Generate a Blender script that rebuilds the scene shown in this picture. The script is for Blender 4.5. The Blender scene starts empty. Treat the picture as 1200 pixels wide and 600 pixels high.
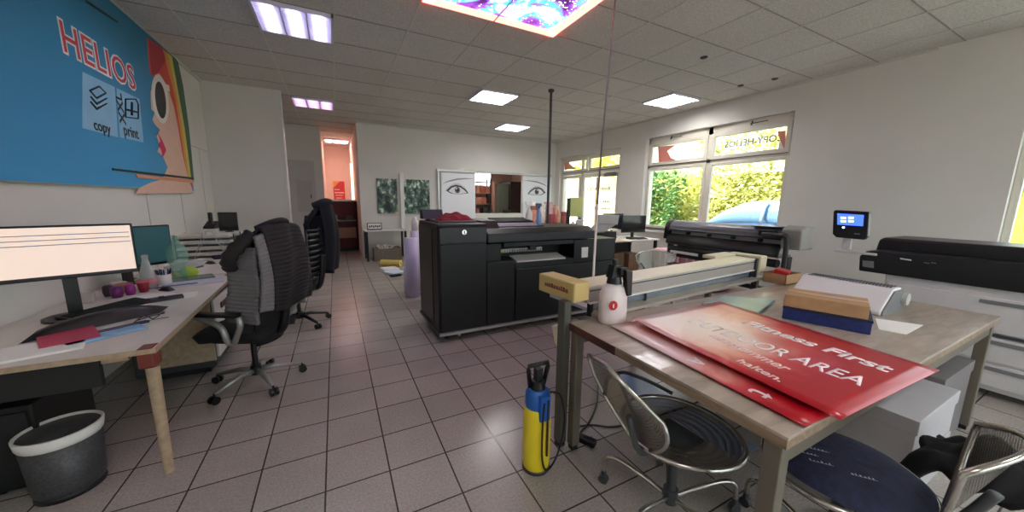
import bpy, bmesh, math, random
from mathutils import Vector, Matrix, Euler
random.seed(7)
scene = bpy.context.scene
COL = scene.collection
PI = math.pi
# ---------------------------------------------------------------- camera
F = 401.65; YAW, PITCH, ROLL = 0.474101618, 0.159859577, 0.0123085149
CH = 1.5
fw = Vector((math.sin(YAW)*math.cos(PITCH), math.cos(YAW)*math.cos(PITCH), -math.sin(PITCH)))
r0 = Vector((math.cos(YAW), -math.sin(YAW), 0)); u0 = r0.cross(fw)
rt = math.cos(ROLL)*r0 + math.sin(ROLL)*u0
up = -math.sin(ROLL)*r0 + math.cos(ROLL)*u0
cam_d = bpy.data.cameras.new('camera'); cam = bpy.data.objects.new('camera', cam_d); COL.objects.link(cam)
cam_d.sensor_width = 36; cam_d.lens = 36*F/1200; cam_d.clip_start = .02; cam_d.clip_end = 200
cam.matrix_world = Matrix(((rt.x, up.x, -fw.x, 0), (rt.y, up.y, -fw.y, 0), (rt.z, up.z, -fw.z, CH), (0, 0, 0, 1)))
scene.camera = cam
def ray(px, py): return rt*((px-600)/F) - up*((py-300)/F) + fw
def onz(px, py, z): d = ray(px, py); t = (z-CH)/d.z; return (d.x*t, d.y*t)          # point on a level z
def onx(px, py, x): d = ray(px, py); t = x/d.x; return (d.y*t, CH+d.z*t)            # (y, z) on a wall x = const
def ony(px, py, y): d = ray(px, py); t = y/d.y; return (d.x*t, CH+d.z*t)            # (x, z) on a wall y = const
# ---------------------------------------------------------------- materials
def newmat(name):
    m = bpy.data.materials.new(name); m.use_nodes = True
    return m, m.node_tree.nodes, m.node_tree.links, m.node_tree.nodes['Principled BSDF']
MATS = {}
def lin(c):
    return tuple(((v/255)/12.92 if v/255 <= .04045 else ((v/255+.055)/1.055)**2.4) for v in c)+(1,)
def mat(name, rgb, rough=.5, metal=0, var=.06, scale=8, bump=0, bscale=60, spec=.5, coat=0, alpha=1, trans=0, emit=0):
    if name in MATS: return MATS[name]
    m, N, L, P = newmat(name)
    c = lin(rgb)
    tc = N.new('ShaderNodeTexCoord'); nz = N.new('ShaderNodeTexNoise'); nz.inputs['Scale'].default_value = scale; nz.inputs['Detail'].default_value = 4
    L.new(tc.outputs['Object'], nz.inputs['Vector'])
    rp = N.new('ShaderNodeValToRGB'); e = rp.color_ramp.elements
    e[0].position = .3; e[1].position = .7
    e[0].color = tuple(v*(1-var) for v in c[:3])+(1,); e[1].color = tuple(min(1, v*(1+var)) for v in c[:3])+(1,)
    L.new(nz.outputs['Fac'], rp.inputs['Fac']); L.new(rp.outputs['Color'], P.inputs['Base Color'])
    P.inputs['Roughness'].default_value = rough; P.inputs['Metallic'].default_value = metal
    P.inputs['Specular IOR Level'].default_value = spec; P.inputs['Coat Weight'].default_value = coat
    P.inputs['Transmission Weight'].default_value = trans; P.inputs['Alpha'].default_value = alpha
    if emit:
        L.new(rp.outputs['Color'], P.inputs['Emission Color']); P.inputs['Emission Strength'].default_value = emit
    if bump:
        n2 = N.new('ShaderNodeTexNoise'); n2.inputs['Scale'].default_value = bscale
        L.new(tc.outputs['Object'], n2.inputs['Vector'])
        b = N.new('ShaderNodeBump'); b.inputs['Strength'].default_value = bump; b.inputs['Distance'].default_value = .01
        L.new(n2.outputs['Fac'], b.inputs['Height']); L.new(b.outputs['Normal'], P.inputs['Normal'])
    MATS[name] = m; return m
def grid_mat(name, ca, cb, cm, x0, sx, y0, sy, mortar, rough, noise_amt=.1, nscale=3, bump=.3, spec=.5, speck=0):
    m, N, L, P = newmat(name)
    tc = N.new('ShaderNodeTexCoord'); mp = N.new('ShaderNodeMapping')
    mp.inputs['Scale'].default_value = (1/sx, 1/sy, 1); mp.inputs['Location'].default_value = (-x0/sx, -y0/sy, 0)
    L.new(tc.outputs['Object'], mp.inputs['Vector'])
    bk = N.new('ShaderNodeTexBrick'); bk.offset = 0; bk.squash = 1
    for k, v in (('Scale', 1), ('Mortar Size', mortar), ('Mortar Smooth', .1), ('Bias', 0), ('Brick Width', 1), ('Row Height', 1)): bk.inputs[k].default_value = v
    bk.inputs['Color1'].default_value = lin(ca); bk.inputs['Color2'].default_value = lin(cb); bk.inputs['Mortar'].default_value = lin(cm)
    L.new(mp.outputs['Vector'], bk.inputs['Vector'])
    nz = N.new('ShaderNodeTexNoise'); nz.inputs['Scale'].default_value = nscale; nz.inputs['Detail'].default_value = 8; L.new(tc.outputs['Object'], nz.inputs['Vector'])
    mr = N.new('ShaderNodeMapRange'); mr.inputs['To Min'].default_value = 1-noise_amt; mr.inputs['To Max'].default_value = 1+noise_amt
    mr.inputs['From Min'].default_value = .3; mr.inputs['From Max'].default_value = .7
    L.new(nz.outputs['Fac'], mr.inputs['Value'])
    mx = N.new('ShaderNodeVectorMath'); mx.operation = 'SCALE'
    L.new(bk.outputs['Color'], mx.inputs[0]); L.new(mr.outputs['Result'], mx.inputs['Scale'])
    col = mx.outputs['Vector']
    if speck:
        n3 = N.new('ShaderNodeTexNoise'); n3.inputs['Scale'].default_value = speck; L.new(tc.outputs['Object'], n3.inputs['Vector'])
        m3 = N.new('ShaderNodeMapRange'); m3.inputs['From Min'].default_value = .35; m3.inputs['From Max'].default_value = .65
        m3.inputs['To Min'].default_value = .86; m3.inputs['To Max'].default_value = 1.12; L.new(n3.outputs['Fac'], m3.inputs['Value'])
        mx2 = N.new('ShaderNodeVectorMath'); mx2.operation = 'SCALE'; L.new(col, mx2.inputs[0]); L.new(m3.outputs['Result'], mx2.inputs['Scale']); col = mx2.outputs['Vector']
    L.new(col, P.inputs['Base Color'])
    P.inputs['Roughness'].default_value = rough; P.inputs['Specular IOR Level'].default_value = spec
    b = N.new('ShaderNodeBump'); b.invert = True; b.inputs['Strength'].default_value = bump; b.inputs['Distance'].default_value = .004
    L.new(bk.outputs['Fac'], b.inputs['Height']); L.new(b.outputs['Normal'], P.inputs['Normal'])
    MATS[name] = m; return m
def emis(name, rgb, s):
    if name in MATS: return MATS[name]
    m, N, L, P = newmat(name)
    P.inputs['Base Color'].default_value = lin(rgb); P.inputs['Emission Color'].default_value = lin(rgb); P.inputs['Emission Strength'].default_value = s
    MATS[name] = m; return m
def wood(name, a, b, rough=.4, axis=(12, 1.2, 12), coat=0):
    m, N, L, P = newmat(name)
    tc = N.new('ShaderNodeTexCoord'); mp = N.new('ShaderNodeMapping'); mp.inputs['Scale'].default_value = axis
    nz = N.new('ShaderNodeTexNoise'); nz.inputs['Scale'].default_value = 2.2; nz.inputs['Detail'].default_value = 8; nz.inputs['Distortion'].default_value = .6
    rp = N.new('ShaderNodeValToRGB'); e = rp.color_ramp.elements; e[0].position = .3; e[1].position = .72; e[0].color = lin(a); e[1].color = lin(b)
    L.new(tc.outputs['Object'], mp.inputs['Vector']); L.new(mp.outputs['Vector'], nz.inputs['Vector']); L.new(nz.outputs['Fac'], rp.inputs['Fac']); L.new(rp.outputs['Color'], P.inputs['Base Color'])
    P.inputs['Roughness'].default_value = rough; P.inputs['Coat Weight'].default_value = coat
    MATS[name] = m; return m
def glassmat(name, tint=(250, 252, 250), refl=.12):
    m, N, L, P = newmat(name); N.remove(P)
    t = N.new('ShaderNodeBsdfTransparent'); t.inputs['Color'].default_value = lin(tint)
    g = N.new('ShaderNodeBsdfGlossy'); g.inputs['Roughness'].default_value = .02
    lw = N.new('ShaderNodeLayerWeight'); pw = N.new('ShaderNodeMath'); pw.operation = 'POWER'; pw.inputs[1].default_value = 4; L.new(lw.outputs['Facing'], pw.inputs[0]); fr = N.new('ShaderNodeMath'); fr.operation = 'MULTIPLY_ADD'; fr.inputs[1].default_value = .6; fr.inputs[2].default_value = .04; L.new(pw.outputs[0], fr.inputs[0])
    mx = N.new('ShaderNodeMixShader'); L.new(fr.outputs[0], mx.inputs['Fac']); L.new(t.outputs['BSDF'], mx.inputs[1]); L.new(g.outputs['BSDF'], mx.inputs[2])
    L.new(mx.outputs['Shader'], N['Material Output'].inputs['Surface'])
    MATS[name] = m; return m
def meshmat(name, rgb, scale=140, hole=.5, metal=1, rough=.35):
    # perforated / woven wire: real holes through alpha
    m, N, L, P = newmat(name)
    tc = N.new('ShaderNodeTexCoord'); vo = N.new('ShaderNodeTexVoronoi'); vo.inputs['Scale'].default_value = scale; vo.inputs['Randomness'].default_value = .15
    L.new(tc.outputs['Object'], vo.inputs['Vector'])
    gt = N.new('ShaderNodeMath'); gt.operation = 'GREATER_THAN'; gt.inputs[1].default_value = hole; L.new(vo.outputs['Distance'], gt.inputs[0])
    L.new(gt.outputs['Value'], P.inputs['Alpha'])
    P.inputs['Base Color'].default_value = lin(rgb); P.inputs['Metallic'].default_value = metal; P.inputs['Roughness'].default_value = rough
    MATS[name] = m; return m
# ---------------------------------------------------------------- mesh builder
class MB:
    def __init__(s): s.bm = bmesh.new(); s.M = Matrix()
    def _add(s, vs, fs, smooth=False):
        V = [s.bm.verts.new(s.M @ Vector(v)) for v in vs]
        for f in fs:
            try:
                fc = s.bm.faces.new([V[i] for i in f]); fc.smooth = smooth
            except ValueError: pass
        return s
    def box(s, x0, x1, y0, y1, z0, z1, M=None):
        vs = [Vector((x, y, z)) for x in (x0, x1) for y in (y0, y1) for z in (z0, z1)]
        if M is not None: vs = [M @ v for v in vs]
        return s._add(vs, [(0, 1, 3, 2), (4, 6, 7, 5), (0, 4, 5, 1), (2, 3, 7, 6), (0, 2, 6, 4), (1, 5, 7, 3)])
    def cbox(s, c, size, rz=0, rx=0, ry=0):
        M = Matrix.Translation(c) @ Euler((rx, ry, rz)).to_matrix().to_4x4(); a, b, d = size[0]/2, size[1]/2, size[2]/2
        return s.box(-a, a, -b, b, -d, d, M)
    def prism(s, pts, d0, d1, axis='z', M=None):
        # pts 2D polygon, extruded along the axis from d0 to d1. axis x: pts=(y,z); y: pts=(x,z); z: pts=(x,y)
        def mk(p, d): return {'x': (d, p[0], p[1]), 'y': (p[0], d, p[1]), 'z': (p[0], p[1], d)}[axis]
        n = len(pts); vs = [mk(p, d0) for p in pts]+[mk(p, d1) for p in pts]
        if M is not None: vs = [M @ Vector(v) for v in vs]
        return s._add(vs, [tuple(range(n))[::-1], tuple(range(n, 2*n))]+[(i, (i+1) % n, n+(i+1) % n, n+i) for i in range(n)])
    def cyl(s, p0, p1, r0, r1=None, n=14, caps=True):
        r1 = r0 if r1 is None else r1
        p0, p1 = Vector(p0), Vector(p1); d = (p1-p0).normalized()
        a = d.orthogonal().normalized(); b = d.cross(a)
        vs = [p+(a*math.cos(2*PI*i/n)+b*math.sin(2*PI*i/n))*r for p, r in ((p0, r0), (p1, r1)) for i in range(n)]
        s._add(vs, [(i, (i+1) % n, n+(i+1) % n, n+i) for i in range(n)], True)
        if caps: s._add(vs[:n], [tuple(range(n))[::-1]]); s._add(vs[n:], [tuple(range(n))])
        return s
    def tube(s, pts, r, n=8, closed=False, flat=1):
        P_ = [Vector(p) for p in pts]; m = len(P_); rings = []; prev = None
        for i, p in enumerate(P_):
            if closed: d = P_[(i+1) % m]-P_[i-1]
            else: d = P_[min(i+1, m-1)]-P_[max(i-1, 0)]
            d.normalize()
            if prev is None: a = d.orthogonal().normalized()
            else:
                a = prev-d*prev.dot(d)
                a = a.normalized() if a.length > 1e-6 else d.orthogonal().normalized()
            prev = a; b = d.cross(a); rr = r[i] if isinstance(r, (list, tuple)) else r
            rings.append([p+(a*math.cos(2*PI*k/n)+b*math.sin(2*PI*k/n)*flat)*rr for k in range(n)])
        vs = [v for q in rings for v in q]; fs = []
        for i in range(m if closed else m-1):
            j = (i+1) % m
            fs += [(i*n+k, i*n+(k+1) % n, j*n+(k+1) % n, j*n+k) for k in range(n)]
        if not closed: fs += [tuple(range(n))[::-1], tuple(range((m-1)*n, m*n))]
        return s._add(vs, fs, True)
    def lathe(s, prof, c=(0, 0, 0), n=20, sx=1, sy=1, M=None):
        vs = [Vector((c[0]+r*math.cos(2*PI*k/n)*sx, c[1]+r*math.sin(2*PI*k/n)*sy, c[2]+z)) for r, z in prof for k in range(n)]
        if M is not None: vs = [M @ v for v in vs]
        m = len(prof)
        fs = [(i*n+k, i*n+(k+1) % n, (i+1)*n+(k+1) % n, (i+1)*n+k) for i in range(m-1) for k in range(n)]
        fs += [tuple(range(n))[::-1], tuple(range((m-1)*n, m*n))]
        return s._add(vs, fs, True)
    def sheet(s, f, nu, nv, th=0, smooth=True):
        # f(u,v)->point; optional thickness along normal
        G = [[Vector(f(i/nu, j/nv)) for j in range(nv+1)] for i in range(nu+1)]
        w = nv+1; vs = [p for row in G for p in row]; fs = [(i*w+j, (i+1)*w+j, (i+1)*w+j+1, i*w+j+1) for i in range(nu) for j in range(nv)]
        if th:
            N_ = []
            for i in range(nu+1):
                for j in range(nv+1):
                    a = G[min(i+1, nu)][j]-G[max(i-1, 0)][j]; b = G[i][min(j+1, nv)]-G[i][max(j-1, 0)]
                    c = a.cross(b); N_.append(c.normalized() if c.length > 1e-9 else Vector((0, 0, 1)))
            off = len(vs); vs = vs+[v-n_*th for v, n_ in zip(vs, N_)]
            fs += [tuple(off+k for k in f_)[::-1] for f_ in fs]
            for i in range(nu): fs += [(i*w, off+i*w, off+(i+1)*w, (i+1)*w), (i*w+nv, (i+1)*w+nv, off+(i+1)*w+nv, off+i*w+nv)]
            for j in range(nv): fs += [(j, j+1, off+j+1, off+j), (nu*w+j, off+nu*w+j, off+nu*w+j+1, nu*w+j+1)]
        return s._add(vs, fs, smooth)
    def build(s, name, m, parent=None, bevel=0, seg=2, loc=None, sub=0):
        if s.bm.faces: bmesh.ops.recalc_face_normals(s.bm, faces=s.bm.faces)
        me = bpy.data.meshes.new(name); s.bm.to_mesh(me); s.bm.free()
        o = bpy.data.objects.new(name, me); COL.objects.link(o)
        if m is not None: me.materials.append(m)
        if loc is not None: o.location = loc
        if bevel:
            b = o.modifiers.new('bevel', 'BEVEL'); b.width = bevel; b.segments = seg; b.limit_method = 'ANGLE'; b.angle_limit = math.radians(40)
        if sub:
            b = o.modifiers.new('sub', 'SUBSURF'); b.levels = sub; b.render_levels = sub
        if parent is not None:
            o.parent = parent
            if loc is None: o.matrix_parent_inverse = Matrix.Translation(parent.location).inverted() if parent.type == 'EMPTY' and parent.parent is None and parent.rotation_euler.z == 0 else Matrix()
        return o
def tag(o, label, cat, group=None, kind=None):
    o['label'] = label; o['category'] = cat
    if group: o['group'] = group
    if kind: o['kind'] = kind
    return o
def thing(name, label, cat, loc=(0, 0, 0), group=None, rz=0):
    o = bpy.data.objects.new(name, None); COL.objects.link(o); o.location = loc; o.rotation_euler = (0, 0, rz); o.empty_display_size = .1
    return tag(o, label, cat, group)
def struct(o, label=None, cat=None):
    o['kind'] = 'structure'
    if label: o['label'] = label
    if cat: o['category'] = cat
    return o
def lbl(o, t): o['label'] = t; return o
def copy_tree(o, parent=None):
    c = o.copy(); COL.objects.link(c)
    if parent is not None: c.parent = parent
    for ch in [x for x in bpy.data.objects if x.parent == o]: copy_tree(ch, c)
    return c
def text(name, body, size, M, m, parent=None, ext=.0008, align='CENTER', bold=0, shear=0, space=1):
    cu = bpy.data.curves.new(name, 'FONT'); cu.body = body; cu.size = size; cu.extrude = ext; cu.align_x = align; cu.align_y = 'CENTER'
    cu.offset = bold; cu.shear = shear; cu.space_character = space; cu.resolution_u = 3
    t = bpy.data.objects.new(name, cu); COL.objects.link(t); bpy.context.view_layer.update()
    me = bpy.data.meshes.new_from_object(t); bpy.data.objects.remove(t); bpy.data.curves.remove(cu)
    me.transform(M); me.name = name
    o = bpy.data.objects.new(name, me); COL.objects.link(o); me.materials.clear(); me.materials.append(m)
    if parent is not None:
        o.parent = parent
        o.matrix_parent_inverse = Matrix.Translation(parent.location).inverted() if parent.type == 'EMPTY' else Matrix()
    return o
def frame(o, xa, ya):
    # 4x4 with text x axis xa, text y axis ya, origin o
    xa, ya = Vector(xa).normalized(), Vector(ya).normalized(); za = xa.cross(ya)
    return Matrix(((xa.x, ya.x, za.x, o[0]), (xa.y, ya.y, za.y, o[1]), (xa.z, ya.z, za.z, o[2]), (0, 0, 0, 1)))
def catmull(pts, k=6, closed=False):
    P_ = [Vector(p) for p in pts]; n = len(P_); out = []
    rng = range(n) if closed else range(n-1)
    for i in rng:
        if closed: a, b, c, d = P_[i-1], P_[i], P_[(i+1) % n], P_[(i+2) % n]
        else: a, b, c, d = P_[max(i-1, 0)], P_[i], P_[i+1], P_[min(i+2, n-1)]
        for j in range(k):
            t = j/k; out.append(.5*((2*b)+(c-a)*t+(2*a-5*b+4*c-d)*t*t+(3*b-a-3*c+d)*t**3))
    if not closed: out.append(P_[-1])
    return out
# ---------------------------------------------------------------- shared materials
XW, XL, YB, H = 6.4, -1.795, 9.45, 3.33
m_wall = mat('wall_paint', (222, 219, 212), .85, var=.03, scale=1.5, bump=.15, bscale=180)
m_wall2 = mat('partition_paint', (210, 206, 199), .8, var=.02, scale=2)
m_floor = grid_mat('floor_tiles', (170, 161, 154), (162, 153, 147), (72, 64, 59), -.135, .317, 1.497, .3218, .014, .24, .1, 1.6, .5, .5, 90)
m_ceil = grid_mat('ceiling_tiles', (208, 205, 199), (203, 200, 194), (168, 164, 158), .113, .72, 4.194, .695, .008, .9, .03, 1, .4, .2, 60)
m_bar = mat('grid_bar', (206, 203, 196), .5, var=.02)
m_white = mat('white_paint', (226, 224, 218), .4, var=.02)
m_frame = mat('window_frame_white', (220, 214, 200), .35, var=.02)
m_black = mat('black_plastic', (14, 14, 15), .38, var=.15, bump=.05, bscale=300)
m_dark = mat('matte_black', (24, 25, 25), .6, var=.2)
m_dkgrey = mat('dark_grey', (58, 60, 62), .5, var=.08)
m_grey = mat('mid_grey', (120, 121, 122), .5, var=.06)
m_lgrey = mat('light_grey', (186, 186, 184), .45, var=.04)
m_alu = mat('brushed_aluminium', (196, 195, 192), .32, metal=.75, var=.05)
m_chrome = mat('chrome', (205, 205, 208), .14, metal=1, var=.03)
m_steel = mat('painted_steel', (128, 122, 112), .4, metal=.6, var=.06)
m_paper = mat('paper', (236, 234, 228), .7, var=.02)
m_card = mat('cardboard', (176, 140, 100), .75, var=.08, scale=20)
m_red = mat('red_plastic', (178, 26, 34), .35, var=.05)
m_glass = glassmat('window_glass')
m_clear = glassmat('clear_glass', (244, 249, 246))
m_screen = mat('dark_screen', (12, 15, 17), .12, var=.1)
# ---------------------------------------------------------------- room shell
def wallbox(name, *b, m=m_wall):
    return struct(MB().box(*b).build(name, m))
wallbox('floor', XL-.2, XW+.3, -3.2, 15, -.12, 0, m=m_floor)
wallbox('ceiling', XL-.2, XW+.3, -3.2, 15, H, H+.12, m=m_ceil)
wallbox('wall_left', XL-.2, XL, -3.2, 11, 0, H)
wbf = MB(); wbf.box(XL-.2, .4, -3.4, -3.2, 0, H); wbf.box(6.2, XW+.6, -3.4, -3.2, 0, H); wbf.box(-1.5, 6.2, -3.4, -3.2, 0, .25); wbf.box(-1.5, 6.2, -3.4, -3.2, 3.05, H); struct(wbf.build('wall_front', m_wall))
wbf = MB()
for x in (.4, 2.3, 4.2, 6.12): wbf.box(x, x+.08, -3.34, -3.26, .25, 3.05)
wbf.box(.4, 6.2, -3.34, -3.26, .25, .33); wbf.box(.4, 6.2, -3.34, -3.26, 2.97, 3.05)
w6 = struct(wbf.build('fill_window_front', m_frame))  # unseen shopfront window, added to brighten the room from behind the camera
for x in (.48, 2.38, 4.28): MB().box(x, x+1.82 if x < 4 else 6.12, -3.303, -3.297, .33, 2.97).build('pane', m_glass, w6)
struct(MB().box(XL, -.745, 7.42, 7.5, 0, H).build('wall_partition', m_wall2))
struct(MB().box(-.745, -.715, 7.405, 7.515, 0, H).build('trim_1', mat('bright_trim', (240, 240, 236), .25, metal=.3, var=.01)))
struct(MB().box(XL, -.238, 10.49, 10.6, 0, H).build('wall_far', m_wall2))
# the opening through the back wall between the two sliding panels
ox0, ox1 = ony(557, 225, YB)[0], ony(613, 225, YB)[0]
oz0, oz1 = 1.12, ony(585, 203, YB)[1]
wb = MB()
wb.box(.57, ox0, YB, YB+.14, 0, H); wb.box(ox1, XW, YB, YB+.14, 0, H); wb.box(ox0, ox1, YB, YB+.14, 0, oz0); wb.box(ox0, ox1, YB, YB+.14, oz1, H)
struct(wb.build('wall_back', m_wall))
m_pink = mat('corridor_paint', (250, 226, 216), .8, var=.02)
wallbox('wall_corridor_right', .57, .7, YB+.14, 14.2, 0, H, m=m_pink)
wallbox('wall_corridor_left', -.36, -.238, 10.6, 14.2, 0, H, m=m_pink)
wallbox('wall_corridor_end', -.36, .7, 14.2, 14.3, 0, H, m=m_pink)
# door leaf and fuse flap on the far wall
dr = struct(MB().box(-1.05, -.42, 10.455, 10.49, 0, 2.45).build('door_1', mat('grey_door', (190, 187, 182), .5, var=.02)))
fl = MB().box(-.85, -.5, 10.43, 10.455, 1.15, 1.95).build('door_panel', mat('grey_flap', (178, 175, 170), .5, var=.02), dr)
MB().box(-.55, -.53, 10.41, 10.43, 1.5, 1.6).build('door_handle', m_dkgrey, dr)
# window wall with its two openings and, behind the viewer's right shoulder, an unseen window added for fill
W1 = (2.98, 5.84, .88, 2.93); W2 = (6.62, 9.25, 0, 2.84); W3 = (-2.3, .9, .3, 2.9)
T = .3
wb = MB()
wb.box(XW, XW+T, W2[1], YB+.14, 0, H); wb.box(XW, XW+T, W2[0], W2[1], W2[3], H)
wb.box(XW, XW+T, W1[1], W2[0], 0, H); wb.box(XW, XW+T, W1[0], W1[1], 0, W1[2]); wb.box(XW, XW+T, W1[0], W1[1], W1[3], H)
wb.box(XW, XW+T, 1.6, W1[0], 0, H)
struct(wb.build('wall_right', m_wall))
wb = MB(); XR = XW
wb.box(XR, XR+T, W3[1], 1.6, 0, H); wb.box(XR, XR+T, W3[0], W3[1], 0, W3[2]); wb.box(XR, XR+T, W3[0], W3[1], W3[3], H); wb.box(XR, XR+T, -3.2, W3[0], 0, H)

struct(wb.build('wall_right_niche', m_wall))
struct(MB().box(XW+.3, XR+T, -3.2, 1.6, H, H+.12).build('ceiling_niche', m_wall2))
struct(MB().box(XW+.3, XR+T, -3.2, 1.6, -.12, 0).build('floor_niche', m_floor))
# ceiling grid bars, really standing a little proud of the tiles
cb = MB()
for i in range(-3, 9):
    x = .113+.72*i
    if XL < x < XW: cb.box(x-.008, x+.008, -3.2, 13.8, H-.006, H)
struct(cb.build('trim_2', m_bar))
cb = MB()
for j in range(-10, 15):
    y = 4.194+.695*j
    if -3.1 < y < 13.8: cb.box(XL, XW, y-.006, y+.006, H-.005, H)
struct(cb.build('trim_3', mat('grid_bar_grey', (150, 146, 140), .6, var=.02)))
cb = MB(); cb.box(XL, XL+.03, -3.2, 7.42, H-.03, H); cb.box(XW-.03, XW, 1.6, YB, H-.03, H); cb.box(.57, XW, YB-.03, YB, H-.03, H)
struct(cb.build('trim_4', m_bar))
# panel joints on the left wall
pj = MB()
for y in (5.1, 6.05): pj.box(XL, XL+.004, y-.006, y+.006, 0, 1.6)
pj.box(XL, XL+.004, 6.6, 7.42, 2.22, 2.235); pj.box(XL, XL+.004, 6.98, 6.992, 0, 2.22)
struct(pj.build('trim_5', m_lgrey))
# ---------------------------------------------------------------- windows
def sashwindow(name, X, y0, y1, z0, z1, ym, zt, top_h=.1):
    fr = MB(); a = .06; d = .07
    fr.box(X, X+d, y0, y0+a, z0, z1); fr.box(X, X+d, y1-a, y1, z0, z1); fr.box(X, X+d, y0, y1, z0, z0+a); fr.box(X, X+d, y0, y1, z1-top_h, z1)
    fr.box(X, X+d, ym-.05, ym+.05, z0, z1); fr.box(X, X+d, y0, y1, zt-.05, zt+.05)
    w = struct(fr.build(name, m_frame, bevel=.006))
    return w
def sash(w, X, y0, y1, z0, z1, b=.06, handle=None):
    s = MB(); x = X-.02
    s.box(x, x+.06, y0, y0+b, z0, z1); s.box(x, x+.06, y1-b, y1, z0, z1); s.box(x, x+.06, y0+b, y1-b, z0, z0+b); s.box(x, x+.06, y0+b, y1-b, z1-b, z1)
    so = s.build('sash', m_frame, w, bevel=.005)
    MB().box(x+.025, x+.031, y0+b, y1-b, z0+b, z1-b).build('pane', m_glass, w)
    g = MB()
    g.box(x-.004, x+.002, y0+.01, y1-.01, z0-.012, z0-.002)
    g.build('seal', m_dkgrey, so)
    return so
X1 = XW+.1
w1 = sashwindow('window_1', X1, W1[0], W1[1], W1[2], W1[3], onx(831, 180, X1)[0], 2.3, .14)
ym = onx(831, 180, X1)[0]
sash(w1, X1, W1[0]+.05, ym-.035, 2.32, 2.80, .07); sash(w1, X1, ym+.035, W1[1]-.05, 2.32, 2.80, .07)
sash(w1, X1, W1[0]+.03, ym-.035, .93, 2.26, .055); sash(w1, X1, ym+.035, W1[1]-.03, .93, 2.26, .055)
for yy in (ym-.75, ym+.85):
    h = MB(); h.cyl((X1-.05, yy-.25, 2.86), (X1-.05, yy+.02, 2.86), .007); h.cyl((X1-.06, yy, 2.83), (X1-.03, yy, 2.9), .012); h.build('window_stay', m_dkgrey, w1)
MB().box(XW-.05, X1+.02, W1[0]-.02, W1[1]+.02, W1[2]-.05, W1[2]).build('window_sill', m_white, w1, bevel=.006)
m_film = mat('red_window_film', (226, 120, 108), .5, var=.03, alpha=.82)
def film(w, pix, name='window_film', m=m_film):
    xx = X1-.0
    pts = [onx(px, py, xx) for px, py in pix]
    return MB().prism(pts, xx, xx+.001, 'x').build(name, m, w)
film(w1, [(771, 172), (800, 169), (791, 170.5), (782, 177), (786, 185), (796, 189), (772, 191)])
film(w1, [(911, 154), (921, 153), (920, 176), (917, 172), (914, 164)])
film(w1, [(914, 163), (918, 172), (919, 176), (911, 177)], m=mat('white_window_film', (245, 245, 240), .5, var=.01, alpha=.9))
a = onx(882, 166, X1)
lt = text('window_lettering', 'COPY-HELIOS', .155, frame((X1+.004, a[0], a[1]), (0, 1, 0), (0, 0, 1)), mat('grey_film', (150, 150, 146), .5, alpha=.8), w1, bold=.004)
# window 2: glazed shop door with side light and two fanlights
X2 = X1
yd0, yd1 = 6.7, 8.2
w2 = sashwindow('window_2', X2, W2[0], W2[1], W2[2], W2[3], 8.22, 2.34, .1)
ym2 = onx(690, 190, X2)[0]
sash(w2, X2, W2[0]+.05, ym2-.02, 2.37, 2.76, .07); sash(w2, X2, ym2+.02, W2[1]-.05, 2.37, 2.76, .07)
sash(w2, X2, 8.27, W2[1]-.03, .1, 2.28, .09)
film(w2, [(661, 188), (672, 187), (667, 191), (671, 195), (677, 198), (662, 199)], 'window_film')
d2 = struct(MB().box(X2-.005, X2-.001, 6.7, 8.18, .02, .04).build('door_2', m_frame))
sash(d2, X2-.02, 6.68, 8.19, .05, 2.28, .1)
cl = MB().box(X2-.09, X2-.04, 6.75, 7.2, 2.16, 2.24); cl.cyl((X2-.07, 6.8, 2.25), (X2-.07, 7.15, 2.25), .018); cl.build('door_closer', m_grey, d2)
MB().cyl((X2-.08, 8.05, .9), (X2-.08, 8.05, 1.2), .015).build('door_handle', m_alu, d2)
m_flet = mat('grey_film', (150, 150, 146))
for k in range(3):
    q = onx(702, (221, 236, 244)[k], X2)
    ln = MB(); random.seed(k)
    yy = q[0]-.45
    while yy < q[0]+.45:
        w_ = random.uniform(.02, .07); ln.box(X2-.022, X2-.021, yy, yy+w_, q[1]-(.045, .035, .02)[k], q[1]+(.045, .035, .02)[k]*random.uniform(.5, 1)); yy += w_+.03
    ln.build('window_lettering', m_flet, d2)
# unseen fill window behind the viewer's right shoulder, added to brighten the near table
w3 = sashwindow('fill_window_right', XR+.1, W3[0], W3[1], W3[2], W3[3], -.7, 2.3, .08)
MB().box(XR+.13, XR+.136, W3[0]+.06, W3[1]-.06, W3[2]+.06, W3[3]-.08).build('pane', m_glass, w3)
# ---------------------------------------------------------------- outdoors
struct(MB().box(-20, 30, -30, -3.4, -.35, -.2).build('ground_front', mat('asphalt', (150, 148, 142), .9, var=.1, bump=.3)))
struct(MB().box(XW+.9, 30, -3.4, 40, -.35, -.2).build('ground_outside', mat('asphalt', (150, 148, 142), .9, var=.1, bump=.3)))
struct(MB().box(XW+.3, XW+.9, 1.6, 20, -.35, -.12).build('ground_kerb', mat('kerb', (170, 168, 160), .9)))
hd = MB(); random.seed(3)
def leafcloud(n, x0, x1, y0, y1, z0, z1, s=.09):
    for _ in range(n):
        y = random.uniform(y0, y1); z = random.uniform(z0, z1)
        x = x0+(x1-x0)*random.random()**2+.25*math.sin(y*2.3)*math.sin(z*2.1)
        c = Vector((x, y, z)); e = Euler((random.uniform(-1, 1), random.uniform(-1, 1), random.uniform(0, 6.3))).to_matrix()
        k = s*random.uniform(.6, 1.3)
        hd._add([c+e @ Vector(v)*k for v in ((0, -1, 0), (.5, 0, .12), (0, 1, 0), (-.5, 0, .12))], [(0, 1, 2, 3)])
leafcloud(11500, 11.2, 12.2, 2.0, 8.0, -.2, 4.8); leafcloud(3500, 11.2, 12.2, 7.8, 11.5, -.2, 2.7)
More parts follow.
